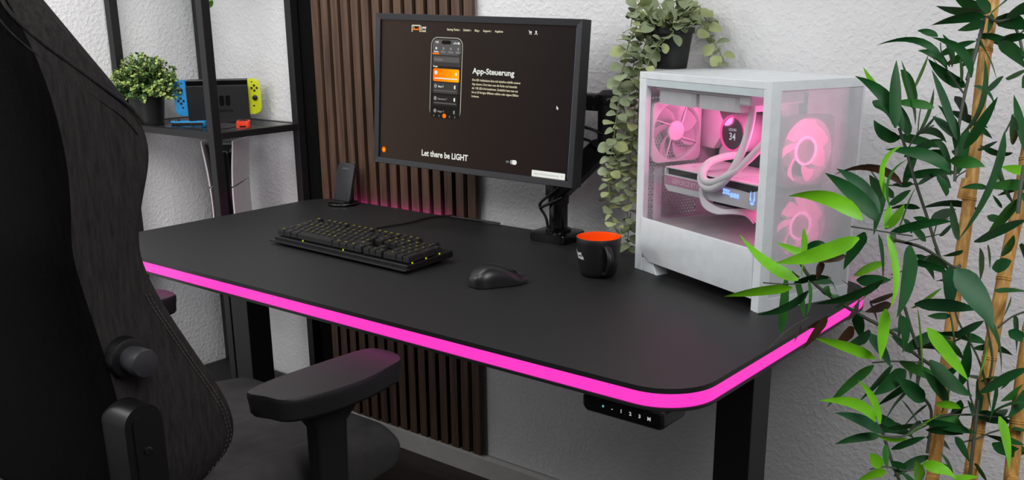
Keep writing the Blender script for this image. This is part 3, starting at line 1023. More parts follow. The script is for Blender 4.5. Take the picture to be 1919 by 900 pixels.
# motherboard tray and board
M_tray = mat('dark_board', (26, 24, 28), 0.55, var=(60, 0.4))
M_wh = mat('white_heatsink', (206, 202, 204), 0.45)
bm = NB(); box(bm, 0.0035, 0.350, 0.196, 0.200, 0.106, 0.381); obj('tray', bm, M_white, pcx)
bm = NB(); box(bm, 0.010, 0.255, 0.190, 0.1955, 0.118, 0.362); mb = obj('motherboard', bm, M_tray, pcx)
bm = NB()
prism(bm, [(0.008, 0.362), (0.060, 0.362), (0.060, 0.320), (0.085, 0.285), (0.082, 0.280), (0.050, 0.240), (0.008, 0.240)], 0.150, 0.190, 'Y', bev=0.002)
prism(bm, [(0.06, 0.362), (0.19, 0.362), (0.19, 0.342), (0.06, 0.342)], 0.160, 0.190, 'Y', bev=0.002)
prism(bm, [(0.050, 0.238), (0.084, 0.276), (0.110, 0.276), (0.075, 0.225), (0.05, 0.225)], 0.165, 0.190, 'Y', bev=0.002)
prism(bm, [(0.02, 0.165), (0.22, 0.165), (0.22, 0.128), (0.02, 0.128)], 0.178, 0.190, 'Y', bev=0.002)
obj('heatsink', bm, M_wh, mb)
bm = NB()
for i in range(4):
    box(bm, 0.205 + i * 0.010, 0.209 + i * 0.010, 0.150, 0.190, 0.225, 0.350)
obj('memory_module', bm, M_wh, mb)


def fan(name, o, ax, size, label=None, blade_m=None, ring_emit=None, sg=1):
    """square fan; ax 'X' or 'Z' = axle; o = centre; thickness 25 mm"""
    h = size / 2
    R = Matrix.Identity(4) if ax == 'Z' else Matrix.Rotation(PI / 2, 4, 'Y')
    M_ = T(*o) @ R
    b = NB()
    n = 48
    outer = []
    rr_ = rrect(-h, h, -h, h, 0.006, 3)
    # frame: square plate with round hole, two faces + walls
    import bisect
    rin = h * 0.955
    sq = []
    for k in range(n):
        a = 2 * PI * k / n
        c, s = math.cos(a), math.sin(a)
        t = h / max(abs(c), abs(s))
        p = Vector((c * t, s * t, 0))
        if p.length > h * 1.33:
            p *= h * 1.33 / p.length
        sq.append(p)
    ci = [Vector((rin * math.cos(2 * PI * k / n), rin * math.sin(2 * PI * k / n), 0)) for k in range(n)]
    up, dn = Vector((0, 0, 0.0125)), Vector((0, 0, -0.0125))
    V_ = rings(b, [[M_ @ (p + dn) for p in ci], [M_ @ (p + dn) for p in sq], [M_ @ (p + up) for p in sq], [M_ @ (p + up) for p in ci]], cap=(False, False))
    for k in range(n):
        face(b, [V_[3][k], V_[3][(k + 1) % n], V_[0][(k + 1) % n], V_[0][k]])
    for a in range(4):   # motor struts
        an = PI / 4 + a * PI / 2
        tube(b, [M_ @ Vector((0.018 * math.cos(an), 0.018 * math.sin(an), -0.0105 * sg)), M_ @ Vector((rin * math.cos(an + 0.35), rin * math.sin(an + 0.35), -0.0105 * sg))], 0.0015, 6)
    fr = obj(name, b, M_wh, pcx)
    b = NB()
    lathe(b, [(0.0, -0.0105), (0.0205, -0.0105), (0.0205, 0.0085), (0.0185, 0.0105), (0.0, 0.0105)], seg=32)
    for v in b.verts:
        v.co = M_ @ v.co
    obj('fan_hub', b, M_wh if not ring_emit else ring_emit[1], fr, smooth=35)
    b = NB()
    for q in range(7):
        a0 = 2 * PI * q / 7
        g = []
        for i in range(6):
            r = 0.0205 + (rin - 0.003 - 0.0205) * i / 5
            row = []
            for j in range(5):
                t = j / 4
                an = a0 + (t - 0.5) * 0.72 + 0.45 * (i / 5) ** 1.3
                row.append(b.verts.new(M_ @ Vector((r * math.cos(an), r * math.sin(an), 0.009 - 0.018 * t + 0.002 * math.sin(PI * t)))))
            g.append(row)
        for i in range(5):
            for j in range(4):
                face(b, [g[i][j], g[i + 1][j], g[i + 1][j + 1], g[i][j + 1]])
    obj('fan_blades', b, blade_m or M_blade, fr, smooth=True)
    if ring_emit:
        b = NB()
        tor = []
        for k in range(40):
            a = 2 * PI * k / 40
            c = Vector((0.0235 * math.cos(a), 0.0235 * math.sin(a), 0.0095))
            d = Vector((math.cos(a), math.sin(a), 0))
            tor.append([M_ @ (c + (d * math.cos(2 * PI * j / 8) + Vector((0, 0, 1)) * math.sin(2 * PI * j / 8)) * 0.0022) for j in range(8)])
        tor.append(tor[0])
        rings(b, tor, cap=(False, False))
        obj('light_ring', b, ring_emit[0], fr, smooth=True)
    return fr


M_blade = mat('frosted_fan_blade', (215, 205, 212), 0.4)
M_blade.node_tree.nodes['Principled BSDF'].inputs['Alpha'].default_value = 0.55
M_bladelit = mat('pink_lit_fan_blade', (235, 160, 205), 0.4, emit=(255, 100, 170), es=3.6)
M_hublit = mat('pink_lit_hub', (215, 170, 190), 0.5, emit=(200, 110, 150), es=0.8)
M_ring = emis('pink_fan_light_ring', (255, 120, 190), 9.0)
fan('front_fan', (CL - 0.030, 0.106, 0.273), 'X', 0.120, None, M_bladelit, (M_ring, M_hublit), 1)
fan('front_fan', (CL - 0.030, 0.106, 0.140), 'X', 0.120, None, M_bladelit, (M_ring, M_hublit), 1)
fan('rear_fan', (0.0175, 0.073, 0.278), 'X', 0.120, None, None, None, -1)
# radiator with two fans under the top
bm = NB(); box(bm, 0.034, 0.275, 0.016, 0.136, 0.3615, 0.3815, bev=0.001); box(bm, 0.2755, 0.305, 0.014, 0.138, 0.3500, 0.3815, bev=0.003)
rad = obj('radiator', bm, M_wh, pcx)
fan('radiator_fan', (0.0955, 0.076, 0.3485), 'Z', 0.119)
fan('radiator_fan', (0.2160, 0.076, 0.3485), 'Z', 0.119)
bm = NB()
for (x, z) in ((0.045, 0.372), (0.145, 0.372), (0.165, 0.372), (0.262, 0.372)):
    cyl(bm, (x, 0.016, z), (x, 0.0150, z), 0.0022, seg=10)
obj('screw', bm, M_steel, rad)
# cooler pump with round display
pc_ = Vector((0.140, 0.118, 0.281))
M_pump = mat('white_pump_body', (222, 205, 214), 0.45)
bm = NB()
lathe(bm, [(0.0, 0.0), (0.0305, 0.0), (0.0305, 0.003), (0.0345, 0.0005), (0.0365, 0.004), (0.0375, 0.045), (0.0345, 0.070), (0, 0.070)][2:], pc_, 48, axis=(0, 1, 0), cap=(False, True))
pu = obj('pump', bm, M_pump, pcx, smooth=35)
bm = NB(); lathe(bm, [(0.0, 0.0028), (0.0308, 0.0028)], pc_, 48, axis=(0, 1, 0), cap=(False, False)); obj('round_display', bm, mat('dark_round_display', (46, 30, 38), 0.12), pu)
bm = NB()
Rt = Matrix.Rotation(PI / 2, 4, 'X')
add_text(bm, '34', 0.0195, T(pc_.x, pc_.y + 0.0022, pc_.z - 0.0125) @ Rt, align='CENTER', off=0.0003)
add_text(bm, 'LIQUID', 0.0068, T(pc_.x, pc_.y + 0.0022, pc_.z + 0.0050) @ Rt, align='CENTER', off=0.0001)
obj('readout', bm, emis('display_white', (215, 215, 225), 0.8), pu)
bm = NB(); lathe(bm, [(0.0306, 0.0012), (0.0335, -0.0004)], pc_, 48, axis=(0, 1, 0), cap=(False, False)); obj('light_ring', bm, emis('pink_pump_ring', (255, 70, 160), 1.1), pu)
# coolant tubes and cables
_ci = (T(1.15816, 0.56859, 0) @ Matrix.Rotation(math.radians(-22.5), 4, 'Z')).inverted()


def incase(px, py, y):
    """point inside the case (case axes) at depth y behind the glass"""
    o = _ci @ CPOS
    q = _ci @ (CPOS + CFW + CR * ((px - 959.5) / CF) - CU * ((py - 580.1) / CF))
    return o + (q - o) * ((y - o.y) / (q.y - o.y))


M_tube = mat('white_tube_sleeve', (226, 220, 222), 0.55, bump=(900, 0.3, 0.0005))
for pts in ([(1411, 178, .050), (1409, 215, .045), (1402, 250, .040), (1390, 285, .030), (1372, 320, .018), (1351, 345, .0115), (1331, 354, .0110), (1316, 345, .016), (1315, 325, .035), (1330, 304, .065), (1362, 293, .110)],
            [(1392, 290, .110), (1358, 294, .075), (1331, 305, .048), (1317, 324, .024), (1322, 340, .0130), (1341, 341, .0105), (1364, 329, .0130), (1390, 310, .030), (1414, 288, .045), (1434, 265, .055), (1440, 235, .060), (1436, 185, .060)]):
    bm = NB(); tube(bm, [incase(*p) for p in pts], 0.0072, 14, sm=6); obj('coolant_tube', bm, M_tube, pcx, smooth=True)
bm = NB()
cab = [incase(*p) for p in ((1313, 346, .020), (1312, 366, .0150), (1320, 388, .0150), (1342, 400, .022), (1372, 400, .034), (1398, 404, .052), (1412, 418, .072))]
for k in range(6):
    tube(bm, [p + Vector((0.0022 * k * (0.4 + 0.1 * i), 0.0012 * k * i * 0.5, 0.0022 * k * (1 if i > 1 else -0.2) * 0.6)) for i, p in enumerate(cab)], 0.0021, 7, sm=5)
obj('power_cable', bm, mat('white_braided_cable', (222, 214, 218), 0.6), pcx, smooth=True)
# graphics card
g0, g1 = 0.056, 0.336
bm = NB(); box(bm, g0, g1, 0.028, 0.165, 0.2125, 0.2150, bev=0.0006, seg=1)
gp = obj('graphics_card', bm, M_wh, pcx)
bm = NB()
box(bm, g0, g1, 0.033, 0.165, 0.183, 0.2124)
obj('heatsink_body', bm, mat('dark_heatsink', (44, 42, 44), 0.5), gp)
bm = NB()
fpoly = [(g0, 0.178), (g0, 0.2005), (0.150, 0.2005), (0.205, 0.2005), (0.270, 0.199), (0.295, 0.197), (g1, 0.2095), (g1, 0.170), (g0 + 0.012, 0.168)]
prism(bm, fpoly, 0.026, 0.032, 'Y', bev=0.0008, seg=1)
box(bm, g0, g0 + 0.004, 0.026, 0.16, 0.180, 0.2124)
prism(bm, [(g0 + 0.012, 0.1685), (g1, 0.1685), (g1, 0.183), (g0 + 0.004, 0.183)], 0.033, 0.160, 'Y')
obj('shroud', bm, M_wh, gp)
bm = NB(); box(bm, g0 + 0.003, 0.172, 0.0252, 0.0262, 0.1815, 0.1985); bd = obj('name_band', bm, mat('rose_metallic_band', (196, 130, 160), 0.35), gp)
bm = NB(); add_text(bm, 'GEFORCE RTX', 0.0125, T(0.082, 0.0248, 0.1855) @ Rt, off=0.0002, width=0.082); obj('lettering', bm, mat('pale_pink_print', (225, 195, 205), 0.5), bd)
M_blue = emis('blue_white_backlight', (120, 150, 255), 2.4)
bm = NB()
add_text(bm, 'ZOTAC', 0.012, T(0.232, 0.0252, 0.1885) @ Rt, off=0.0009, width=0.020)
add_text(bm, 'GAMING', 0.010, T(0.252, 0.0252, 0.1850) @ Rt, off=0.0009, width=0.024)
gem = []
for sgn in (-1, 1):
    gem.append([(0.311 + sgn * a, b_) for a, b_ in ((0.0012, 0.1835), (0.0072, 0.1870), (0.0058, 0.2005), (0.0036, 0.2040), (0.0040, 0.1940))])
gem.append([(0.3045, 0.1822), (0.311, 0.1780), (0.3175, 0.1822), (0.311, 0.1838)])
for pts in gem:
    face(bm, [bm.verts.new((x, 0.0250, z)) for x, z in pts])
obj('backlit_marks', bm, M_blue, gp)
bm = NB()
for i in range(7):
    for j in range(3):
        x = 0.235 + i * 0.0105 + j * 0.002
        y = 0.045 + j * 0.018
        face(bm, [bm.verts.new(p) for p in ((x, y, 0.2153), (x + 0.002, y, 0.2153), (x + 0.005, y + 0.012, 0.2153), (x + 0.003, y + 0.012, 0.2153))])
for (x, y) in ((0.085, 0.07), (0.14, 0.06)):
    box(bm, x, x + 0.012, y, y + 0.0015, 0.2151, 0.2153)
obj('vent_slots', bm, M_black, gp)
# shroud over the power supply
bm = NB(); box(bm, 0.024, 0.330, 0.012, 0.196, 0.0995, 0.1015); obj('shroud_top', bm, M_shroud, pcx)
bm = NB(); box(bm, 0.024, 0.3505, 0.0045, 0.0118, 0.0965, 0.1045); box(bm, 0.331, 0.3505, 0.012, 0.196, 0.0985, 0.1025); box(bm, 0.340, 0.3500, 0.012, 0.030, 0.1045, 0.381); obj('inner_rail', bm, M_white, pcx)
bm = NB(); box(bm, 0.030, 0.180, 0.03, 0.18, 0.028, 0.092, bev=0.002); obj('power_supply', bm, M_black, pcx)
# glass
bm = NB(); box(bm, 0.0238, 0.3505, -0.0015, 0.0005, 0.1110, CH - 0.0135); obj('glass_panel', bm, M_glassclear, pcx)


def plight(name, loc, power, color, r=0.01, parent=None):
    l = bpy.data.lights.new(name, 'POINT')
    l.energy = power
    l.color = color
    l.shadow_soft_size = r
    o = bpy.data.objects.new(name, l)
    COL.objects.link(o)
    o.location = loc
    if parent:
        o.parent = parent
    return o


PK = (1.0, 0.20, 0.50)
plight('case_led', (0.300, 0.10, 0.285), 0.45, PK, 0.012, pcx)
plight('case_led', (0.300, 0.10, 0.150), 0.05, PK, 0.012, pcx)
plight('case_led', (0.080, 0.085, 0.300), 0.22, PK, 0.012, pcx)

# ------------------------------------------------------------------ eucalyptus in a pot on the case
M_pot = mat('matt_black_pot', (12, 12, 13), 0.5)
M_euc = mat('eucalyptus_leaf', (138, 150, 116), 0.6, spec=0.3, var=(22, 0.30), subs=0.0)
M_euc2 = mat('yellow_green_leaf', (162, 172, 120), 0.6, spec=0.3, var=(22, 0.2))
M_stem = mat('pale_green_stem', (120, 130, 80), 0.6)
M_stemr = mat('brown_stem', (120, 95, 75), 0.6)
ep = on(1256, 128, 2, 0.3952)
eu = thing('potted_eucalyptus', 'trailing grey-green eucalyptus in a small black pot standing on top of the white computer', 'potted plant', ep)


def pot(parent, r0, r1, h, rim=0.004):
    b = NB()
    lathe(b, [(0, 0), (r0, 0), (r0 + (r1 - r0) * 0.85, h * 0.85), (r1 + rim * 0.5, h * 0.86), (r1 + rim * 0.6, h), (r1 - 0.001, h), (r1 - 0.003, h * 0.9), (0, h * 0.88)], seg=40)
    return obj('pot', b, M_pot, parent, smooth=35)


pot(eu, 0.033, 0.044, 0.080)
bm = NB(); lathe(bm, [(0, 0.0725), (0.042, 0.0725), (0.02, 0.076), (0, 0.077)], seg=24); obj('soil', bm, mat('dark_soil', (40, 32, 26), 0.95), eu)


def leaf_round(bm, p, d, n, size, mi=0, ratio=0.42):
    """rounded leaf; p base, d direction, n normal"""
    d = d.normalized()
    s = d.cross(n)
    if s.length < 1e-4:
        s = frame_for(d)[0]
    s.normalize()
    n = s.cross(d)
    out = [(0, 0), (0.10, 0.36), (0.25, 0.76), (0.45, 0.98), (0.65, 0.97), (0.83, 0.70), (0.95, 0.34), (1.0, 0.0)]
    up = [bm.verts.new(p + d * size * t + n * size * 0.10 * math.sin(PI * t)) for t, w in out]
    L_ = [bm.verts.new(p + d * size * t + s * size * ratio * w + n * size * 0.16 * w) for t, w in out[1:-1]]
    R_ = [bm.verts.new(p + d * size * t - s * size * ratio * w + n * size * 0.16 * w) for t, w in out[1:-1]]
    for Q in (L_, R_):
        face(bm, [up[0], Q[0], up[1]], mi)
        for i in range(len(Q) - 1):
            face(bm, [up[i + 1], Q[i], Q[i + 1], up[i + 2]], mi)
        face(bm, [up[-2], Q[-1], up[-1]], mi)


rnd = random.Random(11)
epd = (ep - CPOS).dot(CFW)
strands = [   # pixel path, depth offset
    ([(1248, 55), (1222, 38), (1196, 45), (1178, 85), (1165, 140), (1158, 200), (1150, 260), (1143, 310), (1141, 360), (1146, 400), (1152, 425), (1160, 440)], -0.02),
    ([(1245, 60), (1215, 60), (1196, 90), (1184, 140), (1178, 200), (1172, 260), (1160, 310), (1150, 350), (1144, 390)], 0.01),
    ([(1250, 60), (1222, 75), (1205, 105), (1196, 150), (1190, 200), (1186, 250), (1180, 300), (1180, 350), (1176, 400), (1182, 425)], -0.01),
    ([(1240, 50), (1205, 50), (1182, 70), (1172, 110), (1166, 160), (1160, 230), (1156, 290), (1152, 330)], 0.03),
    ([(1244, 60), (1216, 70), (1202, 110), (1200, 160), (1196, 210), (1192, 270), (1192, 330), (1188, 370)], 0.02),
    ([(1255, 55), (1262, 60), (1245, 75), (1228, 92), (1218, 110), (1212, 130)], -0.05),
    ([(1262, 50), (1290, 22), (1310, 30), (1325, 55), (1338, 80), (1350, 100), (1358, 118)], -0.02),
    ([(1262, 50), (1280, 15), (1300, 8), (1320, 32), (1334, 50)], 0.02),
    ([(1250, 55), (1240, 20), (1225, 2), (1205, 0), (1190, 15)], 0.0),
    ([(1256, 55), (1262, 20), (1260, -5), (1250, -15)], 0.0),
    ([(1256, 55), (1275, 40), (1285, 60), (1290, 50)], -0.05),
    ([(1250, 55), (1230, 45), (1212, 20), (1200, 12), (1188, 25), (1182, 50)], -0.03),
    ([(1262, 52), (1285, 35), (1292, 22), (1284, 5)], 0.0),
    ([(1182, 400), (1178, 430), (1176, 455), (1178, 474)], 0.02),
]
bl = NB(); bs = NB()
for pth, dz in strands:
    n = len(pth)
    P = [at(px, py, epd + dz - 0.02 + 0.30 * max(0, py - 110) / 960) - ep for px, py in pth]
    SP = smooth_path(P, 8)
    tube(bs, SP[::2], 0.0011, 5)
    acc = 0
    stepl = 0.0125
    tw = rnd.random() * PI
    for i in range(1, len(SP)):
        acc += (SP[i] - SP[i - 1]).length
        if acc >= stepl and i > 4:
            acc = 0
            d = (SP[i] - SP[i - 1]).normalized()
            x, y = frame_for(d)
            tw += PI / 2 + rnd.uniform(-0.4, 0.4)
            t = i / len(SP)
            sz = 0.0325 * (1 - 0.25 * t) * rnd.uniform(0.75, 1.12)
            for sg in (0, PI):
                if rnd.random() < 0.08:
                    continue
                o_ = x * math.cos(tw + sg) + y * math.sin(tw + sg)
                dd = (o_ + d * 0.25 + Vector((0, 0, rnd.uniform(-0.35, 0.25)))).normalized()
                nn = (Vector((rnd.uniform(-.5, .5), rnd.uniform(-.5, .5), 1.0)) - d * 0.2 + Vector((0.6, -0.7, 0)) * rnd.uniform(0.2, 1.6)).normalized()
                leaf_round(bl, SP[i] + o_ * 0.002, dd, nn, sz, 1 if rnd.random() < 0.22 + (0.25 if t > 0.6 else 0) else 0, rnd.uniform(0.36, 0.5))
# crown of leaves over the pot
for k in range(46):
    a = rnd.uniform(0, 2 * PI)
    r = rnd.uniform(0.0, 0.05)
    p = Vector((r * math.cos(a), r * math.sin(a), 0.078 + rnd.uniform(0.0, 0.035)))
    dd = Vector((math.cos(a), math.sin(a), rnd.uniform(-0.3, 0.8)))
    leaf_round(bl, p, dd, Vector((rnd.uniform(-.6, .8), rnd.uniform(-1, .3), 0.8)), rnd.uniform(0.018, 0.03), 1 if rnd.random() < 0.2 else 0, 0.45)
    tube(bs, [(0, 0, 0.075), p], 0.0009, 5)
obj('foliage', bl, [M_euc, M_euc2], eu, smooth=60)
obj('stems', bs, M_stem, eu)

# ------------------------------------------------------------------ boxwood bush on the rack
bp_ = Vector((-0.468, 0.494, SZ))
bx = thing('potted_boxwood', 'round bushy green boxwood in a black pot on the rack shelf', 'potted plant', bp_)
pot(bx, 0.040, 0.049, 0.082)
M_bx = [mat('boxwood_leaf', (74, 112, 48), 0.5, var=(40, 0.3)), mat('boxwood_young_leaf', (158, 178, 96), 0.5, var=(40, 0.2)), mat('boxwood_dark_leaf', (42, 70, 32), 0.5, var=(40, 0.3))]
bl = NB(); bs = NB()
for k in range(300):
    a = rnd.uniform(0, 2 * PI)
    el = math.asin(rnd.uniform(-0.22, 1.0))
    R_ = rnd.uniform(0.80, 1.08)
    tip = Vector((0.098 * math.cos(el) * math.cos(a), 0.090 * math.cos(el) * math.sin(a), 0.095 + 0.100 * math.sin(el))) * 1
    tip = Vector((tip.x * R_, tip.y * R_, 0.095 + (tip.z - 0.095) * R_))
    root = Vector((tip.x * 0.25, tip.y * 0.25, 0.078))
    mid = (root + tip) / 2 + Vector((rnd.uniform(-.01, .01), rnd.uniform(-.01, .01), 0.006))
    P = smooth_path([root, mid, tip], 5)
    tube(bs, P[::2], 0.0007, 4)
    for i in range(3, len(P)):
        d = (P[i] - P[i - 1]).normalized()
        x, y = frame_for(d)
        tw = i * 1.3
        for sg in (0, PI):
            o_ = x * math.cos(tw + sg) + y * math.sin(tw + sg)
            m_ = 1 if (i > len(P) - 4 and rnd.random() < 0.55) else (2 if rnd.random() < 0.45 else 0)
            leaf_round(bl, P[i], (o_ + d * 0.9).normalized(), d + Vector((rnd.uniform(-.5, .5), rnd.uniform(-.5, .5), 0.3)), rnd.uniform(0.0085, 0.0125), m_, 0.32)
obj('foliage', bl, M_bx, bx)
obj('stems', bs, mat('boxwood_twig', (70, 70, 40), 0.7), bx)

# ------------------------------------------------------------------ trailing plant high on the rack
hp0 = Vector((-0.20, 0.53, 0.70))
hg = thing('potted_ivy', 'green trailing plant on the top shelf of the rack, one leaf dangling into view', 'potted plant', hp0)
pot(hg, 0.045, 0.055, 0.09)
bl = NB(); bs = NB()
M_ivy = mat('ivy_leaf', (96, 150, 44), 0.45, var=(30, 0.2))
tipw = at(383, -3, 2.66) - hp0
for k in range(9):
    a = rnd.uniform(0, 2 * PI)
    end = tipw if k == 0 else Vector((0.09 * math.cos(a), 0.06 * math.sin(a), rnd.uniform(-0.05, 0.1)))
    P = smooth_path([(0, 0, 0.08), Vector((end.x * 0.6, end.y * 0.6, 0.14)), Vector((end.x, end.y, (end.z + 0.08) * 0.5)), end], 6)
    tube(bs, P[::2], 0.001, 5)
    for i in range(4, len(P), 2):
        d = (P[i] - P[i - 1]).normalized()
        x, y = frame_for(d)
        leaf_round(bl, P[i], (x * rnd.choice((-1, 1)) + d), Vector((0.5, -0.7, 0.4)), 0.03, 0, 0.42)
leaf_round(bl, tipw + Vector((-.006, 0, 0.002)), Vector((0.6, 0.4, -0.15)), Vector((0.6, -0.7, 0.4)), 0.028, 0, 0.35)
obj('foliage', bl, M_ivy, hg); obj('stems', bs, M_stem, hg)

# ------------------------------------------------------------------ docked handheld console
yaw = math.radians(52)
wv = Vector((math.cos(yaw), math.sin(yaw), 0))
nv = Vector((math.sin(yaw), -math.cos(yaw), 0))
dkc = Vector((-0.329, 0.639, SZ))
dock = thing('console_dock', 'black upright dock holding the handheld game console on the rack shelf', 'dock', dkc, yaw)
M_dk = mat('satin_black_dock', (14, 15, 17), 0.42)
bm = NB()
prism(bm, rrect(-0.0865, 0.0865, 0.0, 0.106, 0.002, 2), -0.027, -0.014, 'Y', bev=0.001)
box(bm, -0.0865, 0.0865, -0.0139, 0.012, 0.0, 0.012)
obj('front_cover', bm, M_dk, dock)
bm = NB(); prism(bm, rrect(-0.0865, 0.0865, 0.0, 0.122, 0.002, 2), 0.0121, 0.027, 'Y', bev=0.001); obj('back_cover', bm, M_dk, dock)
bm = NB()
M_deb = mat('embossed_gloss_mark', (10, 10, 12), 0.2)
yf = -0.0276
for x0_, fill in ((0.004, False), (0.021, True)):
    prism(bm, rrect(x0_, x0_ + 0.013, 0.048, 0.078, 0.0055 , 5), yf, yf + 0.0007, 'Y')
add_text(bm, 'SWITCH', 0.0105, T(0.0015, yf, 0.030) @ Rt, off=0.0002, width=0.038)
obj('emblem', bm, M_deb, dock)
con = thing('handheld_console', 'handheld game console with blue left and yellow right controllers standing in its dock', 'game console', dkc + Vector((0, 0, 0.013)), yaw)
bm = NB(); box(bm, -0.0865, 0.0865, -0.012, 0.002, 0.0, 0.102 + 0.006, bev=0.0015); obj('tablet', bm, M_blackgloss, con)


def joycon(parent, side, rgb, x0, z0, lay=None):
    mm = mat('controller_shell_' + ('left' if side < 0 else 'right') + str(rgb[0]), rgb, 0.42)
    b = NB()
    w, h, r = 0.0355, 0.102, 0.019
    if side < 0:
        poly = rrect(-w, 0, 0, h, [0.0005, r, r, 0.0005], 8)
    else:
        poly = rrect(0, w, 0, h, [r, 0.0005, 0.0005, r], 8)
    prism(b, poly, -0.0125, 0.0015, 'Y', bev=0.002)
    M_ = T(x0, 0, z0) if lay is None else lay
    for v in b.verts:
        v.co = M_ @ v.co
    j = obj('blue_controller' if rgb[2] > 150 else ('yellow_controller' if rgb[0] > 200 and rgb[1] > 150 else 'red_controller'), b, mm, parent, smooth=35)
    c = side * w / 2
    sy, by = (0.073, 0.043) if side < 0 else (0.047, 0.075)
    b = NB(); lathe(b, [(0, 0.0015), (0.0078, 0.0015), (0.0072, 0.005), (0.0050, 0.006), (0, 0.006)], (c, -0.0125, sy), 20, axis=(0, -1, 0))
    for v in b.verts:
        v.co = M_ @ v.co
    obj('thumbstick', b, M_black, j, smooth=35)
    for (dx, dz) in ((0.0072, 0), (-0.0072, 0), (0, 0.0072), (0, -0.0072)):
        b = NB(); cyl(b, M_ @ Vector((c + dx, -0.0124, by + dz)), M_ @ Vector((c + dx, -0.0145, by + dz)), 0.0032, seg=14); obj('button', b, M_black, j)
    b = NB(); cyl(b, M_ @ Vector((c + side * -0.006, -0.0124, 0.093)), M_ @ Vector((c + side * -0.006, -0.014, 0.093)), 0.0018, seg=10); cyl(b, M_ @ Vector((c - side * 0.004, -0.0124, 0.024)), M_ @ Vector((c - side * 0.004, -0.014, 0.024)), 0.0026, seg=10)
    obj('button', b, M_black, j)
    return j


joycon(con, -1, (30, 140, 205), -0.0868, 0.008)
joycon(con, 1, (214, 222, 20), 0.0868, 0.008)
# loose controllers lying on the shelf
bp1 = on(398, 233, 2, SZ + 0.004)
lj = thing('loose_blue_controller', 'loose blue controller with black rail and wrist strap lying on the rack shelf', 'game controller', Vector((-0.300, 0.510, SZ)), math.radians(38))
M_lb = mat('blue_shell', (30, 145, 210), 0.4)
bm = NB(); prism(bm, rrect(-0.051, 0.051, -0.010, 0.018, 0.009, 6), 0.0, 0.0145, 'Z', bev=0.002); sh_ = obj('shell', bm, M_lb, lj, smooth=35)
bm = NB(); box(bm, -0.046, 0.046, -0.0135, -0.0101, 0.003, 0.0115, bev=0.0008); obj('rail', bm, M_black, lj)
for (x, y) in ((-0.03, 0.004), (0.006, 0.004), (0.014, -0.002), (0.014, 0.010), (0.022, 0.004)):
    bm = NB(); lathe(bm, [(0, 0), (0.0032 if x > -0.02 else 0.0075, 0), (0.003 if x > -0.02 else 0.006, 0.002 if x > -0.02 else 0.006), (0, 0.002 if x > -0.02 else 0.006)], (x, y, 0.0145), 14); obj('button' if x > -0.02 else 'thumbstick', bm, M_black, lj)
iv = (T(-0.300, 0.510, SZ) @ Matrix.Rotation(math.radians(38), 4, 'Z')).inverted()
bm = NB()
tube(bm, [iv @ on(px, py, 2, SZ + h_) for px, py, h_ in ((362, 236, 0.006), (350, 233, 0.004), (335, 232, 0.003), (325, 236, 0.005), (319, 232, 0.012), (318, 226, 0.018))], 0.0022, 8, sm=4)
tube(bm, [iv @ on(px, py, 2, SZ + 0.0025) for px, py in ((326, 235), (345, 239), (365, 240), (385, 243), (405, 243), (425, 241), (440, 238))], 0.0016, 8, sm=4)
obj('wrist_strap', bm, M_black, lj, smooth=True)
rj = thing('loose_red_controller', 'small orange-red controller lying end-on at the right edge of the rack shelf', 'game controller', Vector((-0.145, 0.585, SZ)), math.radians(50))
bm = NB(); prism(bm, rrect(-0.017, 0.018, -0.050, 0.050, [0.009, 0.004, 0.004, 0.009], 6), 0.0, 0.0185, 'Z', bev=0.003)
for v in bm.verts:
    v.co.y *= 0.55
obj('shell', bm, mat('orange_red_shell', (255, 66, 34), 0.4), rj, smooth=35)
bm = NB(); box(bm, -0.009, 0.008, -0.0292, -0.0270, 0.003, 0.0075); box(bm, -0.013, 0.012, -0.008, 0.004, 0.0186, 0.0198, M=Matrix.Rotation(0.3, 4, 'Z')); obj('buttons', bm, M_black, rj)
bm = NB(); lathe(bm, [(0, 0.0186), (0.007, 0.0186), (0.006, 0.0215), (0, 0.0215)], (0.0, -0.004, 0), 16); obj('thumbstick', bm, M_black, rj)

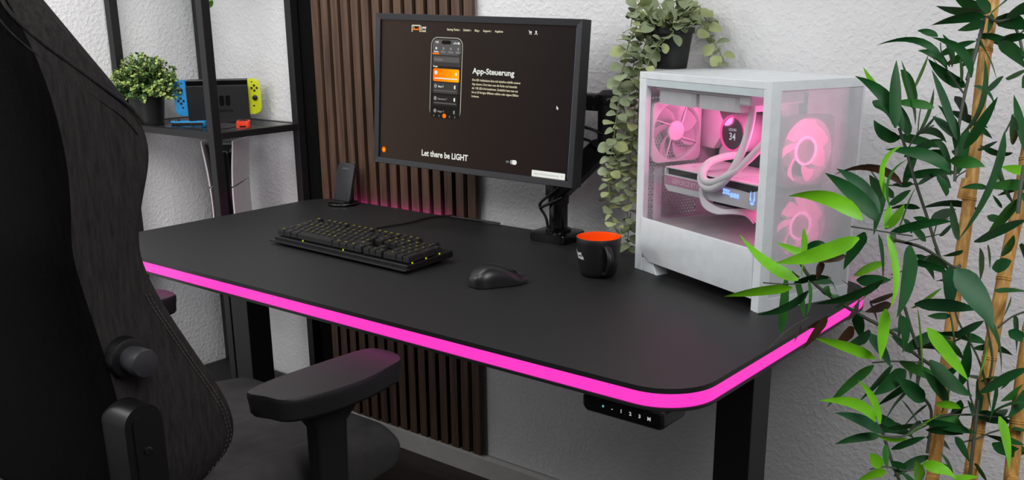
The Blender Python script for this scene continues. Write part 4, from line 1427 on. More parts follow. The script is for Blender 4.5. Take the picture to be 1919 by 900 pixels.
# ------------------------------------------------------------------ white and black upright console on the middle shelf
pd = Vector((-0.65, 0.76, 0)).normalized()
pyaw = math.atan2(pd.y, pd.x) - PI / 2
p5 = thing('upright_game_console', 'tall white and black game console standing on the middle shelf behind the desk', 'game console', Vector((-0.268, 0.612, -0.205)), pyaw)
M_p5 = mat('white_console_shell', (208, 204, 204), 0.45)
bm = NB(); prism(bm, rrect(-0.098, 0.098, 0.004, 0.345, 0.01, 4), -0.024, 0.024, 'X', bev=0.004); bdy = obj('core', bm, M_blackgloss, p5, smooth=35)
bm = NB()
box(bm, -0.004, 0.004, -0.0990, -0.0975, 0.20, 0.208)
obj('port', bm, mat('port_metal', (150, 150, 155), 0.3, metal=1.0), bdy)
for sg in (-1, 1):
    for z0_, z1_, nm in ((0.0, 0.238, 'lower_side_plate'), (0.2425, 0.362, 'upper_side_plate')):
        b = NB()
        NZ, NY = 10, 8
        G = []
        for i in range(NZ + 1):
            z = z0_ + (z1_ - z0_) * i / NZ
            t = z / 0.362
            off = 0.026 + 0.004 * (1 - t) + 0.016 * max(0, (t - 0.45) / 0.55) ** 2
            row = []
            for j in range(NY + 1):
                y = -0.106 + 0.208 * j / NY
                if t > 0.9:
                    z2 = z
                bulge = 0.006 * math.sin(PI * j / NY)
                row.append(((off + bulge * 0.6) * sg, y - 0.012 * max(0, t - 0.5), z + (0.010 * (1 - j / NY) if i == NZ and z1_ > 0.3 else 0)))
            G.append(row)
        Vi = [[b.verts.new(p) for p in r] for r in G]
        Vo = [[b.verts.new((p[0] + sg * 0.004, p[1], p[2])) for p in r] for r in G]
        for i in range(NZ):
            for j in range(NY):
                face(b, [Vi[i][j], Vi[i + 1][j], Vi[i + 1][j + 1], Vi[i][j + 1]])
                face(b, [Vo[i][j], Vo[i][j + 1], Vo[i + 1][j + 1], Vo[i + 1][j]])
        for i in range(NZ):
            for j in (0, NY):
                face(b, [Vi[i][j], Vi[i + 1][j], Vo[i + 1][j], Vo[i][j]])
        for j in range(NY):
            for i in (0, NZ):
                face(b, [Vi[i][j], Vi[i][j + 1], Vo[i][j + 1], Vo[i][j]])
        obj(nm, b, M_p5, p5, smooth=40)
bm = NB()
prism(bm, [(-0.024, 0.335), (0.024, 0.335), (0.040, 0.362), (-0.040, 0.362)], -0.09, 0.095, 'Y', bev=0.002)
obj('top_vent', bm, M_blackgloss, p5)

# ------------------------------------------------------------------ chair
CXc = 0.650
chr_ = thing('gaming_chair', 'large charcoal fabric gaming chair with black armrests in front of the desk', 'chair', (0.7377, -0.1769, -H))
chr_.scale = (0.944, 0.944, 0.944)      # a slightly narrower chair than its drawing
o_ch = Vector((CXc, -0.12, -H - 0.0735))


def cl(x, y, z):
    return Vector((x, y, z)) - o_ch


prof = [  # z, front edge y, back seam y, half width
    (-0.255, -0.345, -0.470, 0.225), (-0.215, -0.298, -0.469, 0.252), (-0.18, -0.262, -0.468, 0.264), (-0.148, -0.246, -0.467, 0.270), (-0.097, -0.254, -0.465, 0.271), (-0.05, -0.276, -0.465, 0.270),
    (-0.012, -0.296, -0.466, 0.268), (0.045, -0.324, -0.472, 0.264), (0.096, -0.349, -0.480, 0.262), (0.163, -0.375, -0.492, 0.262), (0.206, -0.375, -0.498, 0.264), (0.259, -0.363, -0.492, 0.268),
    (0.31, -0.345, -0.491, 0.271), (0.353, -0.347, -0.493, 0.271), (0.395, -0.370, -0.497, 0.270), (0.429, -0.393, -0.501, 0.268), (0.472, -0.422, -0.508, 0.260), (0.53, -0.452, -0.516, 0.235), (0.60, -0.480, -0.528, 0.18), (0.645, -0.50, -0.535, 0.12)]


def prof_at(z):
    for a, b in zip(prof[:-1], prof[1:]):
        if a[0] <= z <= b[0]:
            t = (z - a[0]) / (b[0] - a[0])
            return tuple(p + (q - p) * t for p, q in zip(a, b))
    return prof[0] if z < prof[0][0] else prof[-1]


rs_b, rs_s = [], []
for z, yf_, yb_, hw in prof:
    half = [(0.0, yb_ - 0.030), (hw * 0.35, yb_ - 0.030), (hw * 0.68, yb_ - 0.024), (hw * 0.88, yb_ - 0.014), (hw * 0.965, yb_ - 0.004), (hw * 0.998, yb_ + 0.012),
            (hw * 1.0, yb_ * 0.72 + yf_ * 0.28), (hw * 1.003, (yb_ + yf_) / 2), (hw * 1.0, yb_ * 0.25 + yf_ * 0.75), (hw * 0.988, yf_ - 0.012), (hw * 0.955, yf_ - 0.0015), (hw * 0.92, yf_), (hw * 0.86, yf_ - 0.006), (hw * 0.76, yf_ - 0.03),
            (hw * 0.66, yb_ + 0.085), (hw * 0.3, yb_ + 0.075), (0.0, yb_ + 0.075)]
    full = half + [(-x, y) for x, y in reversed(half[1:-1])]
    rs_b.append([cl(CXc + x, y, z) for x, y in full])
bm = NB()
rings(bm, rs_b)
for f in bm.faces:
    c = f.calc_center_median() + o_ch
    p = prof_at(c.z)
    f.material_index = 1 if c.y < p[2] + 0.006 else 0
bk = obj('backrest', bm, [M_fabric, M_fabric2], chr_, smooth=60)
sub = bk.modifiers.new('sub', 'SUBSURF'); sub.levels = 1; sub.render_levels = 2


def seam_pts(pix, x):
    return [on(px, py, 0, x) - o_ch for px, py in pix]


XS = CXc + 0.2735
bm = NB()


def dashes(pts, r=0.0007, on_=0.0035, off_=0.0022):
    P = smooth_path(pts, 10)
    L_ = 0
    st = None
    run = [P[0]]
    state = True
    for a, b in zip(P[:-1], P[1:]):
        L_ += (b - a).length
        if state:
            run.append(b)
        if L_ > (on_ if state else off_):
            if state and len(run) > 1:
                tube(bm, run, r, 5)
            state = not state
            run = [b]
            L_ = 0


def side_edge(dy, z0, z1, x):
    out = []
    n = 16
    for i in range(n + 1):
        z = z0 + (z1 - z0) * i / n
        p = prof_at(z)
        out.append(cl(CXc + p[3] * x + 0.0012, p[1] - dy, z))
    return out


dashes(side_edge(0.020, -0.20, 0.12, 1.0))
dashes(side_edge(0.026, -0.20, 0.12, 1.0))
obj('stitching', bm, M_thread, bk)
bm = NB()
P = [Vector((CXc + prof_at(p.z)[3] * 0.9995 + 0.0008, p.y, p.z)) - o_ch for p in [on(px, py, 0, XS) for px, py in ((28, -20), (37, 15), (62, 50), (100, 88), (150, 128), (200, 166), (245, 200), (272, 232))]]
tube(bm, P, 0.0026, 8, sm=5)
P2 = [p + Vector((0.0003, -0.011, -0.014)) for p in P]
tube(bm, P2, 0.0011, 6, sm=5)
obj('piping', bm, M_fabric, bk, smooth=True)
# recline knob
kc_ = on(275, 683, 0, 0.975)
bm = NB()
lathe(bm, [(0.030, 0.0), (0.029, 0.018), (0.024, 0.020), (0, 0.020)], (0.915 - o_ch.x, kc_.y - o_ch.y, kc_.z - o_ch.z), 40, axis=(1, 0, 0))
kb_ = obj('recline_knob', bm, M_black, chr_, smooth=35)
bm = NB()
lathe(bm, [(0.018, 0.018), (0.0185, 0.020), (0.0205, 0.034), (0.0215, 0.052), (0.0195, 0.058), (0.010, 0.0605), (0, 0.061)], (0.915 - o_ch.x, kc_.y - o_ch.y, kc_.z - o_ch.z), 40, axis=(1, 0, 0))
obj('knob_cap', bm, mat('grey_black_cap', (48, 48, 52), 0.5), kb_, smooth=35)
# hinge cover
hc_ = on(277, 845, 0, 0.968)


def capsule(bm, yc, hw_, z0, z1, x0, x1, bev):
    prism(bm, rrect(yc - hw_ - o_ch.y, yc + hw_ - o_ch.y, z0 - o_ch.z, z1 - o_ch.z, hw_ * 0.98, 12), x0 - o_ch.x, x1 - o_ch.x, 'X', bev=bev)


bm = NB(); capsule(bm, hc_.y, 0.030, -0.33, -0.026, 0.90, 0.966, 0.004); hv = obj('hinge_cover', bm, M_black, chr_, smooth=35)
bm = NB(); capsule(bm, hc_.y, 0.018, -0.30, -0.040, 0.965, 0.9685, 0.001); obj('hinge_inlay', bm, M_black, hv, smooth=35)
bm = NB(); lathe(bm, [(0.0065, 0), (0.0065, 0.002), (0.0045, 0.0026), (0.0035, 0.0005), (0, 0.0005)], (0.9685 - o_ch.x, hc_.y - o_ch.y, hc_.z - o_ch.z), 20, axis=(1, 0, 0)); obj('bolt', bm, mat('dark_bolt_steel', (90, 90, 92), 0.3, metal=1.0), hv, smooth=35)
# seat
bm = NB()
rs = []
ZT = -0.262
for i, y in enumerate((-0.42, -0.40, -0.30, -0.15, 0.0, 0.07, 0.108, 0.122, 0.128)):
    k = (0.9, 1, 1, 1, 1, 1.0, 1.0, 0.995, 0.965)[i]
    dz = (0, 0, 0, 0, 0.0, 0.002, 0.002, -0.004, -0.022)[i]
    zb = (-0.37, -0.375, -0.375, -0.375, -0.375, -0.372, -0.368, -0.36, -0.345)[i]
    w = 0.262 * k
    half = [(0, ZT - 0.018 + dz), (w * 0.45, ZT - 0.016 + dz), (w * 0.62, ZT - 0.012 + dz), (w * 0.72, ZT + 0.012 + dz), (w * 0.82, ZT + 0.022 + dz), (w * 0.93, ZT + 0.012 + dz), (w * 0.99, ZT - 0.015 + dz), (w, -0.31 + dz * 0.4), (w * 0.98, zb + 0.015), (w * 0.9, zb), (0, zb)]
    if i >= 4:
        m_ = min(1, (i - 3) / 2.5)
        half = [(x, z if j > 6 else z * (1 - m_) + (ZT - 0.006 + dz - (0.012 if j >= 5 else 0) - (0.012 if j == 6 else 0)) * m_) for j, (x, z) in enumerate(half)]
    full = half + [(-x, z) for x, z in reversed(half[1:-1])]
    rs.append([cl(CXc + x, y, z) for x, z in full])
rings(bm, rs)
st = obj('seat', bm, mat('grey_seat_fabric', (66, 64, 64), 0.92, spec=0.2, bump=(420, 0.5, 0.0012), var=(26, 0.2)), chr_, smooth=60)
sub = st.modifiers.new('sub', 'SUBSURF'); sub.levels = 1; sub.render_levels = 2
bm = NB()
sp1 = [on(px, py, 1, 0.118) - o_ch for px, py in ((632, 846), (660, 838), (690, 829), (715, 822), (730, 818))]
dashes(sp1, 0.0008)
obj('stitching', bm, M_thread, st)
# armrests
pad_pix = [(461.7, 735), (497, 743.5), (533, 750), (587, 742), (650, 723), (700, 703), (735, 684), (751.5, 674), (748, 665), (733, 658), (712, 653.5), (693, 652), (665, 658), (633, 668), (567, 690), (500, 714)]
outl = [on(px, py, 2, -0.078) for px, py in pad_pix]
for sgn in (1, -1):
    O = [Vector((p.x if sgn > 0 else 2 * CXc - p.x - 0.050, p.y - (0 if sgn > 0 else 0.012), 0)) for p in outl]
    cen = sum(O, Vector()) / len(O)
    # dense outline
    OO = []
    n = len(O)
    for i in range(n):
        p0, p1, p2, p3 = O[i - 1], O[i], O[(i + 1) % n], O[(i + 2) % n]
        for k in range(3):
            t = k / 3
            OO.append(0.5 * ((2 * p1) + (p2 - p0) * t + (2 * p0 - 5 * p1 + 4 * p2 - p3) * t * t + (3 * p1 - p0 - 3 * p2 + p3) * t ** 3))
    bm = NB()
    rs = []
    for k, z in ((0.72, -0.122), (0.90, -0.119), (0.955, -0.114), (0.965, -0.102), (1.0, -0.0865), (0.995, -0.0815), (0.975, -0.0785), (0.955, -0.0778), (0.6, -0.0772)):
        rs.append([Vector((cen.x + (p.x - cen.x) * k, cen.y + (p.y - cen.y) * (k * 0.35 + 0.65 if k < 1 else 1), z)) - o_ch for p in OO])
    rings(bm, rs)
    ar = obj('armrest_pad', bm, mat('soft_armrest', (30, 30, 32), 0.42), chr_, smooth=26)
    px_ = CXc + sgn * 0.318 - (0 if sgn > 0 else 0.050)
    bm = NB()
    rsx = []
    for (wy, wx, yc, z) in ((0.055, 0.030, -0.105, -0.118), (0.052, 0.028, -0.105, -0.140), (0.034, 0.020, -0.108, -0.165), (0.031, 0.019, -0.110, -0.30), (0.031, 0.019, -0.110, -0.40)):
        rsx.append([Vector((px_ + x * wx, yc + y * wy, z)) - o_ch for x, y in rrect(-1, 1, -1, 1, 0.45, 5)])
    rings(bm, rsx)
    obj('armrest_post', bm, M_blacksoft, chr_, smooth=40)
    bm = NB()
    a_, b__ = sorted((px_ + sgn * 0.02, CXc + sgn * 0.12))
    box(bm, a_ - o_ch.x, b__ - o_ch.x, -0.14 + 0.12, -0.08 + 0.12, -0.41 - o_ch.z, -0.385 - o_ch.z, bev=0.003)
    obj('armrest_bracket', bm, M_black, chr_)
# pedestal and star base
bm = NB(); cyl(bm, (0, 0, 0.09), (0, 0, 0.40), 0.028); cyl(bm, (0, 0, 0.05), (0, 0, 0.12), 0.045); box(bm, -0.12, 0.12, -0.12, 0.12, 0.398, 0.424, bev=0.003); obj('gas_lift', bm, M_black, chr_)
for k in range(5):
    a = 2 * PI * k / 5 + 0.3
    d = Vector((math.cos(a), math.sin(a), 0))
    bm = NB(); tube(bm, [d * 0.03 + Vector((0, 0, 0.095)), d * 0.18 + Vector((0, 0, 0.088)), d * 0.30 + Vector((0, 0, 0.072))], (0.024, 0.015), 10); sp_ = obj('base_spoke', bm, M_black, chr_, smooth=True)
    s_ = d.cross(Vector((0, 0, 1)))
    bm = NB(); cyl(bm, d * 0.31 + Vector((0, 0, 0.030)) - s_ * 0.022, d * 0.31 + Vector((0, 0, 0.030)) + s_ * 0.022, 0.030); cyl(bm, d * 0.31 + Vector((0, 0, 0.04)), d * 0.31 + Vector((0, 0, 0.075)), 0.006); obj('castor', bm, M_black, sp_, smooth=35)

# ------------------------------------------------------------------ bamboo plant
bb0 = Vector((1.865, 0.30, -H))
bb = thing('potted_bamboo', 'tall leafy green bamboo plant with tan canes beside the right end of the desk', 'potted plant', bb0)
M_cane = wood_mat('tan_bamboo_cane', (168, 116, 52), (214, 166, 92), (30, 30, 2.0), 0.4)
M_twig = mat('grey_green_twig', (72, 78, 66), 0.6)
BM_ = [mat('dark_bamboo_leaf', (28, 84, 38), 0.5, spec=0.3, var=(30, 0.25)), mat('mid_bamboo_leaf', (50, 110, 42), 0.5, spec=0.3, var=(30, 0.25)), mat('bright_bamboo_leaf', (118, 196, 30), 0.45, spec=0.4, var=(30, 0.18)),
       mat('brownish_bamboo_leaf', (66, 42, 26), 0.45, var=(30, 0.35)), mat('bluish_bamboo_leaf', (42, 92, 58), 0.5, spec=0.35, var=(30, 0.2))]
for m_ in BM_:
    b_ = m_.node_tree.nodes['Principled BSDF']
b = NB(); lathe(b, [(0, 0), (0.09, 0), (0.115, 0.2), (0.12, 0.205), (0.12, 0.22), (0.108, 0.22), (0.10, 0.19), (0, 0.185)], seg=40); obj('pot', b, M_pot, bb, smooth=35)
b = NB(); lathe(b, [(0, 0.187), (0.10, 0.187), (0.05, 0.195), (0, 0.197)], seg=24); obj('soil', b, mat('dark_soil_2', (40, 32, 26), 0.95), bb)
canes = [([(1866, -40), (1858, 20), (1840, 150), (1822, 330), (1800, 490), (1789, 560), (1778, 650), (1750, 880), (1742, 940)], 1.39, 0.0088, (90, 372, 540, 650, 800)),
         ([(1960, 60), (1930, 260), (1909, 390), (1895, 450), (1872, 570), (1851, 690), (1822, 870), (1812, 930)], 1.33, 0.0090, (300, 520, 665, 820)),
         ([(1990, 350), (1950, 520), (1920, 680), (1895, 890), (1888, 950)], 1.30, 0.0090, (440, 610, 795))]
nodes_xyz = []
for pix, dep, r, nds in canes:
    P = [at(px, py, dep) for px, py in pix]
    base = Vector((bb0.x + (P[-1].x - bb0.x) * 0.6, bb0.y + (P[-1].y - bb0.y) * 0.6, -H + 0.19))
    P2 = [p - bb0 for p in P] + [base - bb0]
    b = NB()
    SP = smooth_path(P2, 8)
    tube(b, SP, r, 16)
    # node rings where the cane has joints
    for py in nds:
        best = min(range(len(SP) - 1), key=lambda i: abs(((SP[i] + bb0 - CPOS).dot(CU) / (SP[i] + bb0 - CPOS).dot(CFW)) * -CF + 580.1 - py))
        d = (SP[best + 1] - SP[best]).normalized()
        lathe(b, [(r * 0.9, -0.004), (r * 1.13, -0.0015), (r * 1.02, 0.0), (r * 1.13, 0.0015), (r * 0.9, 0.004)], SP[best], 16, axis=d, cap=(False, False))
    obj('cane', b, M_cane, bb, smooth=40)
b = NB()
p_ = at(1809, 335, 1.38) - bb0
q_ = at(1801, 372, 1.385) - bb0
tube(b, [p_, at(1806, 352, 1.38) - bb0, q_], (0.0050, 0.0058), 12)
obj('cane', b, M_cane, bb, smooth=40)


def c7(x, y):
    return 1500 + x / 2.0, y / 2.0


def c8(x, y):
    return 1350 + x / 2.0, 450 + y / 2.0


tw7 = [([(690, 60), (672, 140), (645, 235), (625, 300)], 1.36, .0028), ([(628, 300), (606, 400), (590, 500), (582, 600), (578, 680)], 1.36, .0022), ([(370, 480), (395, 560), (430, 680), (470, 800), (502, 905)], 1.42, .0022),
       ([(800, 90), (820, 140), (838, 220)], 1.36, .002), ([(700, 60), (740, 80), (800, 60), (838, 30)], 1.34, .002), ([(552, 265), (590, 320), (612, 350)], 1.36, .0014), ([(440, 690), (520, 650)], 1.42, .001),
       ([(838, 620), (825, 700), (815, 800)], 1.27, .0026), ([(440, 500), (445, 440), (452, 400)], 1.42, .0009), ([(405, 555), (440, 500), (500, 470)], 1.42, .0011), ([(560, 250), (530, 200), (525, 160)], 1.36, .0009),
       ([(250, 615), (310, 690), (430, 690)], 1.42, .0012), ([(740, 600), (770, 700), (815, 810)], 1.33, .0012), ([(580, 680), (590, 660), (620, 640)], 1.36, .001), ([(190, 850), (260, 860), (320, 870), (420, 885)], 1.34, .0011),
       ([(500, 880), (510, 840), (512, 800)], 1.42, .0009)]
tw8 = [([(290, 70), (350, 160), (440, 230), (540, 290), (640, 345), (720, 420), (790, 470)], 1.36, .0024), ([(690, 250), (720, 350), (750, 440), (740, 560), (790, 640), (775, 800)], 1.38, .0022), ([(650, 0), (760, 30), (870, 100), (900, 95)], 1.36, .0022),
       ([(965, 600), (955, 700), (935, 880)], 1.30, .0024), ([(600, 690), (620, 760), (650, 850), (670, 900)], 1.38, .0022), ([(800, 0), (830, 90), (840, 160)], 1.42, .0022), ([(600, 735), (690, 735), (740, 700), (830, 660), (960, 655)], 1.30, .0014),
       ([(960, 655), (930, 560), (925, 450)], 1.30, .0012), ([(570, 460), (650, 455), (760, 460)], 1.36, .0012), ([(960, 655), (1040, 665), (1138, 660)], 1.30, .0014), ([(160, 160), (230, 165), (300, 165)], 1.34, .0009),
       ([(1000, 560), (1020, 450), (1005, 350), (980, 250)], 1.32, .0014), ([(640, 130), (730, 100), (780, 60)], 1.36, .0011), ([(180, 410), (250, 340), (330, 290)], 1.35, .0007), ([(870, 200), (890, 300), (960, 430), (990, 520)], 1.33, .0014),
       ([(900, 760), (960, 745), (1020, 720), (1138, 690)], 1.31, .0012), ([(560, 860), (620, 850), (700, 865), (760, 850)], 1.34, .0012), ([(1138, 270), (1090, 290), (1040, 330)], 1.31, .0013)]
for lst, cv in ((tw7, c7), (tw8, c8)):
    for pts, dep, r in lst:
        b = NB()
        tube(b, [at(*cv(x, y), dep) - bb0 for x, y in pts], r, 7, sm=5)
        obj('twig', b, M_twig, bb, smooth=True)
D_, Mi_, B_, R_, L_ = 0, 1, 2, 3, 4
# base x, base y, tip x, tip y, width, colour, depth, bow(x,y)
lv7 = [(385, 490, 205, 285, 46, D_, 1.36, (20, -25)), (372, 520, 275, 450, 42, D_, 1.38, (-10, 15)), (355, 480, 360, 225, 42, D_, 1.36, (-4, 0)), (430, 465, 378, 225, 46, D_, 1.37, (4, 0)), (345, 400, 235, 250, 28, B_, 1.45, (-5, 10)), (415, 350, 480, 205, 30, B_, 1.45, (0, 0)),
       (400, 510, 350, 370, 62, D_, 1.38, (0, 0)), (500, 405, 345, 385, 30, Mi_, 1.37, (0, -8)), (585, 525, 492, 262, 56, L_, 1.32, (0, 0)), (425, 520, 510, 430, 40, D_, 1.42, (0, 0)), (440, 500, 500, 330, 34, Mi_, 1.44, (10, 0)), (270, 380, 345, 470, 36, D_, 1.40, (10, -10)),
       (540, 245, 285, 170, 26, D_, 1.35, (30, -55)), (550, 262, 440, 190, 30, D_, 1.36, (10, -18)), (568, 252, 533, 128, 36, D_, 1.36, (10, 0)), (640, 292, 492, 140, 34, D_, 1.34, (35, -25)), (515, 138, 438, 115, 24, D_, 1.38, (0, -6)), (598, 305, 600, 215, 44, D_, 1.37, (0, 0)), (620, 325, 478, 220, 40, D_, 1.38, (-5, 10)),
       (555, 290, 462, 150, 18, D_, 1.38, (-5, 10)), (585, 520, 495, 435, 48, L_, 1.34, (0, 0)), (578, 560, 515, 395, 38, D_, 1.35, (25, -10)), (600, 505, 690, 215, 58, D_, 1.31, (30, 20)), (612, 560, 740, 362, 46, D_, 1.30, (0, 0)), (690, 340, 762, 285, 42, D_, 1.32, (0, 0)), (650, 322, 728, 428, 16, D_, 1.33, (20, -20)),
       (690, 62, 490, 95, 44, D_, 1.35, (0, -12)), (685, 48, 508, 22, 34, D_, 1.36, (0, 5)), (690, 88, 588, 115, 38, D_, 1.36, (0, -5)), (700, 50, 572, -15, 42, D_, 1.37, (0, 0)), (712, 45, 650, -20, 40, D_, 1.35, (0, 0)), (715, 45, 790, -20, 44, Mi_, 1.34, (0, 0)), (735, 65, 850, 110, 60, D_, 1.33, (0, -10)), (740, 160, 845, 258, 46, D_, 1.33, (0, -15)),
       (745, 155, 858, 135, 44, D_, 1.34, (0, -8)), (770, 70, 860, 0, 60, D_, 1.33, (0, 0)), (662, 185, 540, 245, 34, Mi_, 1.42, (0, 0)), (770, 292, 850, 262, 32, Mi_, 1.34, (0, 0)), (838, 565, 800, 355, 52, D_, 1.30, (0, 0)), (800, 540, 792, 428, 46, D_, 1.32, (0, 0)), (762, 500, 805, 415, 34, D_, 1.34, (0, 0)), (795, 572, 672, 545, 32, D_, 1.35, (0, 12)),
       (765, 495, 592, 900, 54, D_, 1.24, (28, 0)), (858, 645, 752, 625, 34, B_, 1.30, (0, 0)), (858, 700, 680, 702, 38, Mi_, 1.31, (0, -8)), (738, 600, 805, 770, 24, Mi_, 1.32, (-12, 10)), (752, 845, 808, 722, 38, B_, 1.36, (0, 0)),
       (292, 832, 92, 648, 52, D_, 1.27, (10, -12)), (296, 800, 135, 632, 46, L_, 1.28, (12, -18)), (382, 695, 125, 655, 30, R_, 1.38, (15, -48)), (560, 645, 318, 560, 46, D_, 1.30, (25, -22)), (545, 735, 515, 655, 36, D_, 1.36, (5, 0)), (438, 692, 520, 650, 22, D_, 1.40, (0, -6)), (302, 745, 258, 655, 40, D_, 1.33, (0, 0)), (330, 765, 415, 712, 38, D_, 1.36, (0, 0)),
       (322, 750, 385, 545, 22, B_, 1.24, (-45, -30)), (335, 780, 402, 598, 13, Mi_, 1.24, (-38, -20)), (560, 605, 692, 625, 46, Mi_, 1.28, (0, -8)), (420, 690, 345, 690, 26, D_, 1.40, (0, 0)), (318, 860, 390, 765, 56, B_, 1.22, (0, 0)), (312, 850, 340, 770, 40, B_, 1.23, (0, 0)), (482, 838, 422, 815, 26, D_, 1.41, (0, -4)), (512, 840, 568, 815, 28, D_, 1.41, (0, -3)), (520, 885, 572, 838, 26, D_, 1.41, (0, 0)),
       (232, 825, -45, 735, 56, B_, 1.21, (10, -38)), (595, 900, 563, 755, 48, D_, 1.27, (-10, 0)), (650, 905, 850, 825, 64, D_, 1.22, (0, -8)), (700, 705, 602, 705, 20, D_, 1.34, (0, -6)), (420, 870, 385, 820, 30, D_, 1.40, (0, 0)), (470, 905, 400, 830, 30, D_, 1.42, (0, 0)), (700, 810, 770, 830, 28, D_, 1.36, (0, 0)), (755, 780, 720, 730, 14, D_, 1.38, (0, 0)),
       (790, 850, 838, 720, 36, D_, 1.34, (0, 0)), (350, 740, 300, 690, 26, D_, 1.40, (0, 0)), (640, 450, 720, 520, 22, D_, 1.37, (0, 0)), (664, 560, 740, 530, 28, D_, 1.36, (0, 0)), (740, 600, 740, 690, 30, Mi_, 1.35, (0, 0)), (600, 250, 660, 180, 30, Mi_, 1.38, (0, 0)), (718, 50, 700, 130, 30, D_, 1.34, (0, 0)), (830, 330, 838, 280, 30, D_, 1.34, (0, 0))]
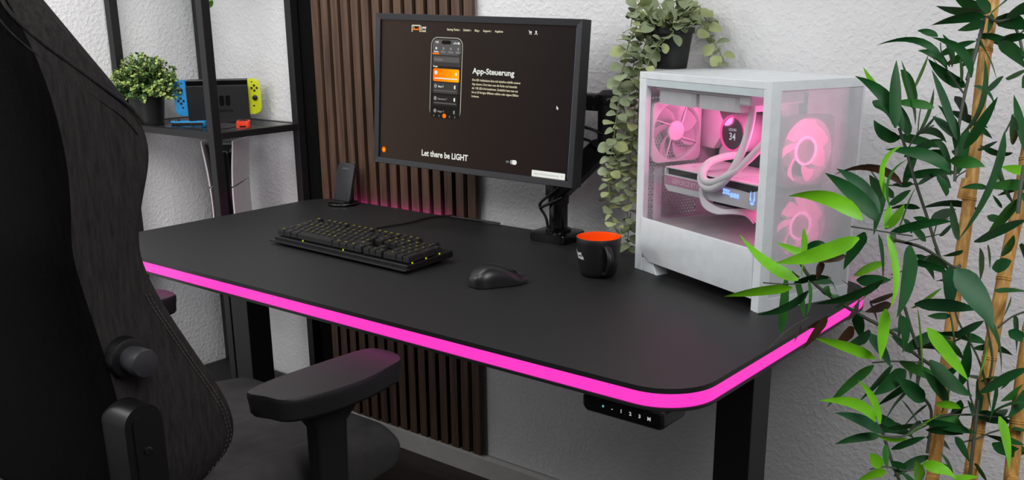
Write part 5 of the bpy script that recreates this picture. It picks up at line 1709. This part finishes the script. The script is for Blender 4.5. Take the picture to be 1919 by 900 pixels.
lv8 = [(270, 178, 12, 212, 44, B_, 1.22, (0, -5)), (292, 150, 72, -22, 46, B_, 1.23, (-15, 20)), (330, 190, 138, 280, 44, D_, 1.25, (10, 15)), (610, 150, 350, 240, 62, D_, 1.24, (10, 10)), (520, -8, 208, 86, 60, B_, 1.20, (0, 12)), (540, -30, 462, 112, 66, D_, 1.24, (-5, -5)), (375, 80, 362, 150, 44, R_, 1.30, (0, 0)),
       (298, 140, 160, 84, 18, R_, 1.28, (0, 0)), (325, 60, 308, 140, 26, B_, 1.22, (-12, 0)), (330, 150, 322, 285, 30, Mi_, 1.23, (8, 0)), (400, 285, 308, 410, 42, R_, 1.24, (0, 0)), (300, 320, 274, 388, 24, R_, 1.26, (0, 0)), (402, 300, 325, 330, 26, R_, 1.26, (0, 0)),
       (620, 258, 600, 452, 50, B_, 1.22, (-4, 0)), (738, 255, 757, 485, 48, B_, 1.22, (0, 0)), (775, 330, 930, 527, 50, B_, 1.24, (0, 0)), (580, 445, 352, 368, 40, B_, 1.26, (0, -10)), (575, 470, 398, 628, 42, Mi_, 1.30, (-5, -10)), (582, 682, 368, 602, 40, B_, 1.25, (30, -28)), (605, 725, 430, 648, 40, L_, 1.32, (10, -12)),
       (600, 735, 428, 766, 28, D_, 1.34, (0, -8)), (598, 690, 515, 525, 24, B_, 1.28, (15, -12)), (695, 488, 572, 582, 52, D_, 1.32, (0, 0)), (645, 470, 518, 607, 36, D_, 1.34, (0, 0)), (765, 605, 662, 515, 58, D_, 1.31, (0, 0)), (785, 450, 945, 585, 56, D_, 1.28, (-5, 15)), (855, 605, 758, 488, 46, D_, 1.30, (0, 0)), (712, 555, 608, 705, 40, D_, 1.33, (-10, -15)),
       (770, 712, 912, 728, 44, D_, 1.30, (0, -8)), (625, 705, 765, 690, 28, D_, 1.35, (0, 0)), (500, 328, 428, 392, 56, R_, 1.29, (0, 0)), (562, 352, 478, 388, 56, D_, 1.30, (0, 0)), (712, 20, 660, 292, 80, D_, 1.24, (8, 0)), (680, 285, 682, 425, 58, D_, 1.26, (8, 0)), (592, -20, 606, 178, 34, D_, 1.25, (6, 0)),
       (625, -20, 636, 258, 26, B_, 1.20, (28, 10)), (728, 240, 968, 262, 54, L_, 1.27, (0, -8)), (715, 255, 832, 178, 38, B_, 1.32, (0, 0)), (858, 100, 862, 265, 50, L_, 1.25, (0, 0)), (882, 108, 1025, 335, 84, L_, 1.21, (6, -6)), (975, 150, 972, 28, 50, D_, 1.30, (0, 0)), (1028, 185, 1160, 195, 44, D_, 1.28, (0, -6)), (1018, 105, 1092, 78, 46, D_, 1.29, (0, 0)),
       (878, 352, 990, 302, 54, L_, 1.27, (0, 0)), (985, 280, 1052, 505, 46, D_, 1.26, (18, -10)), (1005, 372, 965, 522, 52, B_, 1.28, (0, 0)), (970, 572, 1160, 480, 56, D_, 1.24, (0, -10)), (1045, 662, 1082, 868, 64, B_, 1.20, (4, 0)), (1160, 545, 1050, 605, 40, Mi_, 1.30, (0, 0)), (1160, 560, 1075, 668, 46, D_, 1.27, (0, 0)), (1035, 540, 1005, 690, 46, D_, 1.30, (0, 0)),
       (700, 742, 592, 738, 24, B_, 1.24, (0, 8)), (700, 735, 830, 652, 20, B_, 1.25, (0, -8)), (810, 612, 902, 632, 34, B_, 1.28, (0, -6)), (930, 602, 945, 672, 40, D_, 1.29, (0, 0)), (750, 905, 732, 828, 46, B_, 1.24, (0, 0)), (758, 840, 885, 895, 40, B_, 1.24, (0, -10)), (870, 888, 972, 888, 34, B_, 1.23, (0, 0)), (602, 852, 562, 798, 42, B_, 1.27, (0, 0)), (622, 868, 512, 905, 38, B_, 1.26, (0, -8)),
       (640, 785, 772, 738, 36, D_, 1.32, (0, -5)), (622, 768, 626, 862, 28, Mi_, 1.30, (-6, 0)), (692, 862, 640, 828, 34, D_, 1.34, (0, 0)), (1018, 762, 1145, 800, 46, D_, 1.28, (0, 8)), (880, 738, 935, 835, 40, D_, 1.30, (0, 0)), (828, 800, 872, 888, 44, D_, 1.31, (0, 0)), (905, 545, 932, 378, 40, D_, 1.31, (0, 0)), (862, 285, 775, 285, 22, D_, 1.34, (0, 0)), (735, 55, 802, 152, 30, D_, 1.36, (8, -8)), (692, 78, 862, 132, 28, D_, 1.35, (10, -10)),
       (560, 350, 640, 480, 54, L_, 1.34, (0, 0)), (430, 250, 520, 170, 56, D_, 1.30, (0, 0)), (455, 150, 505, 190, 20, D_, 1.28, (0, 0)), (400, 130, 440, 200, 22, D_, 1.28, (0, 0)), (500, 130, 620, 90, 46, B_, 1.33, (0, -10)), (510, 150, 640, 150, 44, D_, 1.34, (0, 0)), (560, 230, 660, 200, 36, R_, 1.30, (0, 0)), (520, 230, 470, 300, 60, R_, 1.31, (0, 0)), (560, 240, 590, 310, 52, R_, 1.31, (0, 0)),
       (640, 240, 540, 270, 30, R_, 1.29, (0, 0)), (330, 60, 210, 10, 26, B_, 1.27, (0, 0)), (310, 60, 312, -45, 44, B_, 1.24, (0, 0)), (470, 60, 340, 78, 30, R_, 1.30, (0, 0)), (910, 40, 830, 60, 34, Mi_, 1.34, (0, 0)), (1000, 20, 1010, 110, 40, Mi_, 1.32, (0, 0)), (1060, 60, 1100, -20, 40, Mi_, 1.30, (0, 0)), (940, 350, 905, 430, 34, D_, 1.33, (0, 0)),
       (1100, 700, 1160, 720, 34, D_, 1.28, (0, 0)), (1060, 740, 1140, 770, 32, D_, 1.30, (0, 0)), (900, 600, 860, 700, 36, D_, 1.33, (0, 0)), (950, 840, 1000, 905, 30, D_, 1.32, (0, 0)), (1050, 560, 1100, 500, 30, Mi_, 1.32, (0, 0)), (720, 420, 640, 360, 30, D_, 1.36, (0, 0)), (850, 430, 790, 380, 34, D_, 1.36, (0, 0)), (870, 380, 930, 350, 26, D_, 1.36, (0, 0)), (680, 600, 750, 700, 30, D_, 1.36, (0, 0)),
       (1090, 210, 1060, 290, 36, Mi_, 1.30, (0, 0)), (1120, 20, 1160, 100, 50, D_, 1.27, (0, 0)), (1080, 340, 1160, 380, 40, D_, 1.30, (0, 0)), (660, 700, 560, 640, 30, D_, 1.36, (0, 0)), (820, 520, 900, 470, 30, D_, 1.36, (0, 0))]
bl = NB()
rl_ = random.Random(5)


def long_leaf(bm, a, b, bow, w, mi, roll):
    """lance-shaped leaf with folded midrib from a to b; bow = mid-point offset"""
    n = 9
    view = ((a + b) / 2 - CPOS).normalized()
    base_n = (-view).normalized()
    rows = []
    for i in range(n + 1):
        t = i / n
        p = a.lerp(b, t) + bow * 4 * t * (1 - t)
        q = a.lerp(b, min(1, t + 0.02)) + bow * 4 * min(1, t + 0.02) * (1 - min(1, t + 0.02))
        q0 = a.lerp(b, max(0, t - 0.02)) + bow * 4 * max(0, t - 0.02) * (1 - max(0, t - 0.02))
        d = (q - q0).normalized()
        s = d.cross(base_n)
        if s.length < 1e-5:
            s = frame_for(d)[0]
        s.normalize()
        nn = s.cross(d)
        rr = roll + 0.25 * (t - 0.5)
        s2 = s * math.cos(rr) + nn * math.sin(rr)
        n2 = nn * math.cos(rr) - s * math.sin(rr)
        ww = w / 2 * max(0.02, (min(1.0, (t + 0.01) / 0.20) ** 0.6) * (1 - max(0.0, (t - 0.42) / 0.58) ** 1.9))
        rows.append([bm.verts.new(p - s2 * ww + n2 * ww * 0.22), bm.verts.new(p), bm.verts.new(p + s2 * ww + n2 * ww * 0.22)])
    for r0, r1 in zip(rows[:-1], rows[1:]):
        face(bm, [r0[0], r0[1], r1[1], r1[0]], mi)
        face(bm, [r0[1], r0[2], r1[2], r1[1]], mi)


for lst, cv in ((lv7, c7), (lv8, c8)):
    for (bx_, by_, tx_, ty_, w_, c_, dep, bow) in lst:
        d0 = dep + rl_.uniform(-0.012, 0.012)
        d1 = dep + rl_.uniform(-0.05, 0.03)
        a = at(*cv(bx_, by_), d0) - bb0
        b = at(*cv(tx_, ty_), d1) - bb0
        m_ = (CR * bow[0] - CU * bow[1]) * (0.5 / CF * dep)
        roll = rl_.uniform(-0.5, 0.5)
        long_leaf(bl, a, b, m_, w_ * 0.5 / CF * dep / math.cos(roll) * 1.02, c_, roll)
        # leaf stalk
for lst, cv in ((tw7, c7), (tw8, c8)):
    for pts, dep, r in lst:
        P = smooth_path([at(*cv(x, y), dep) - bb0 for x, y in pts], 5)
        ln = sum((q - p).length for p, q in zip(P[:-1], P[1:]))
        cnt = max(1, int(ln / 0.030))
        for _ in range(cnt):
            i = rl_.randrange(1, len(P))
            d = (P[i] - P[i - 1]).normalized()
            px_, py_ = frame_for(d)
            an = rl_.uniform(0, 2 * PI)
            o_ = (px_ * math.cos(an) + py_ * math.sin(an)) + d * rl_.uniform(-0.3, 0.9) + Vector((0.1, 0.25, rl_.uniform(-0.5, 0.2)))
            ll = rl_.uniform(0.05, 0.088)
            a = P[i] + CFW * rl_.uniform(0.0, 0.03)
            c_ = rl_.choice((D_, D_, D_, D_, Mi_, L_, Mi_))
            long_leaf(bl, a, a + o_.normalized() * ll, Vector((0, 0, rl_.uniform(0, 0.012))), rl_.uniform(0.011, 0.017), c_, rl_.uniform(-0.8, 0.8))
obj('foliage', bl, BM_, bb, smooth=60)
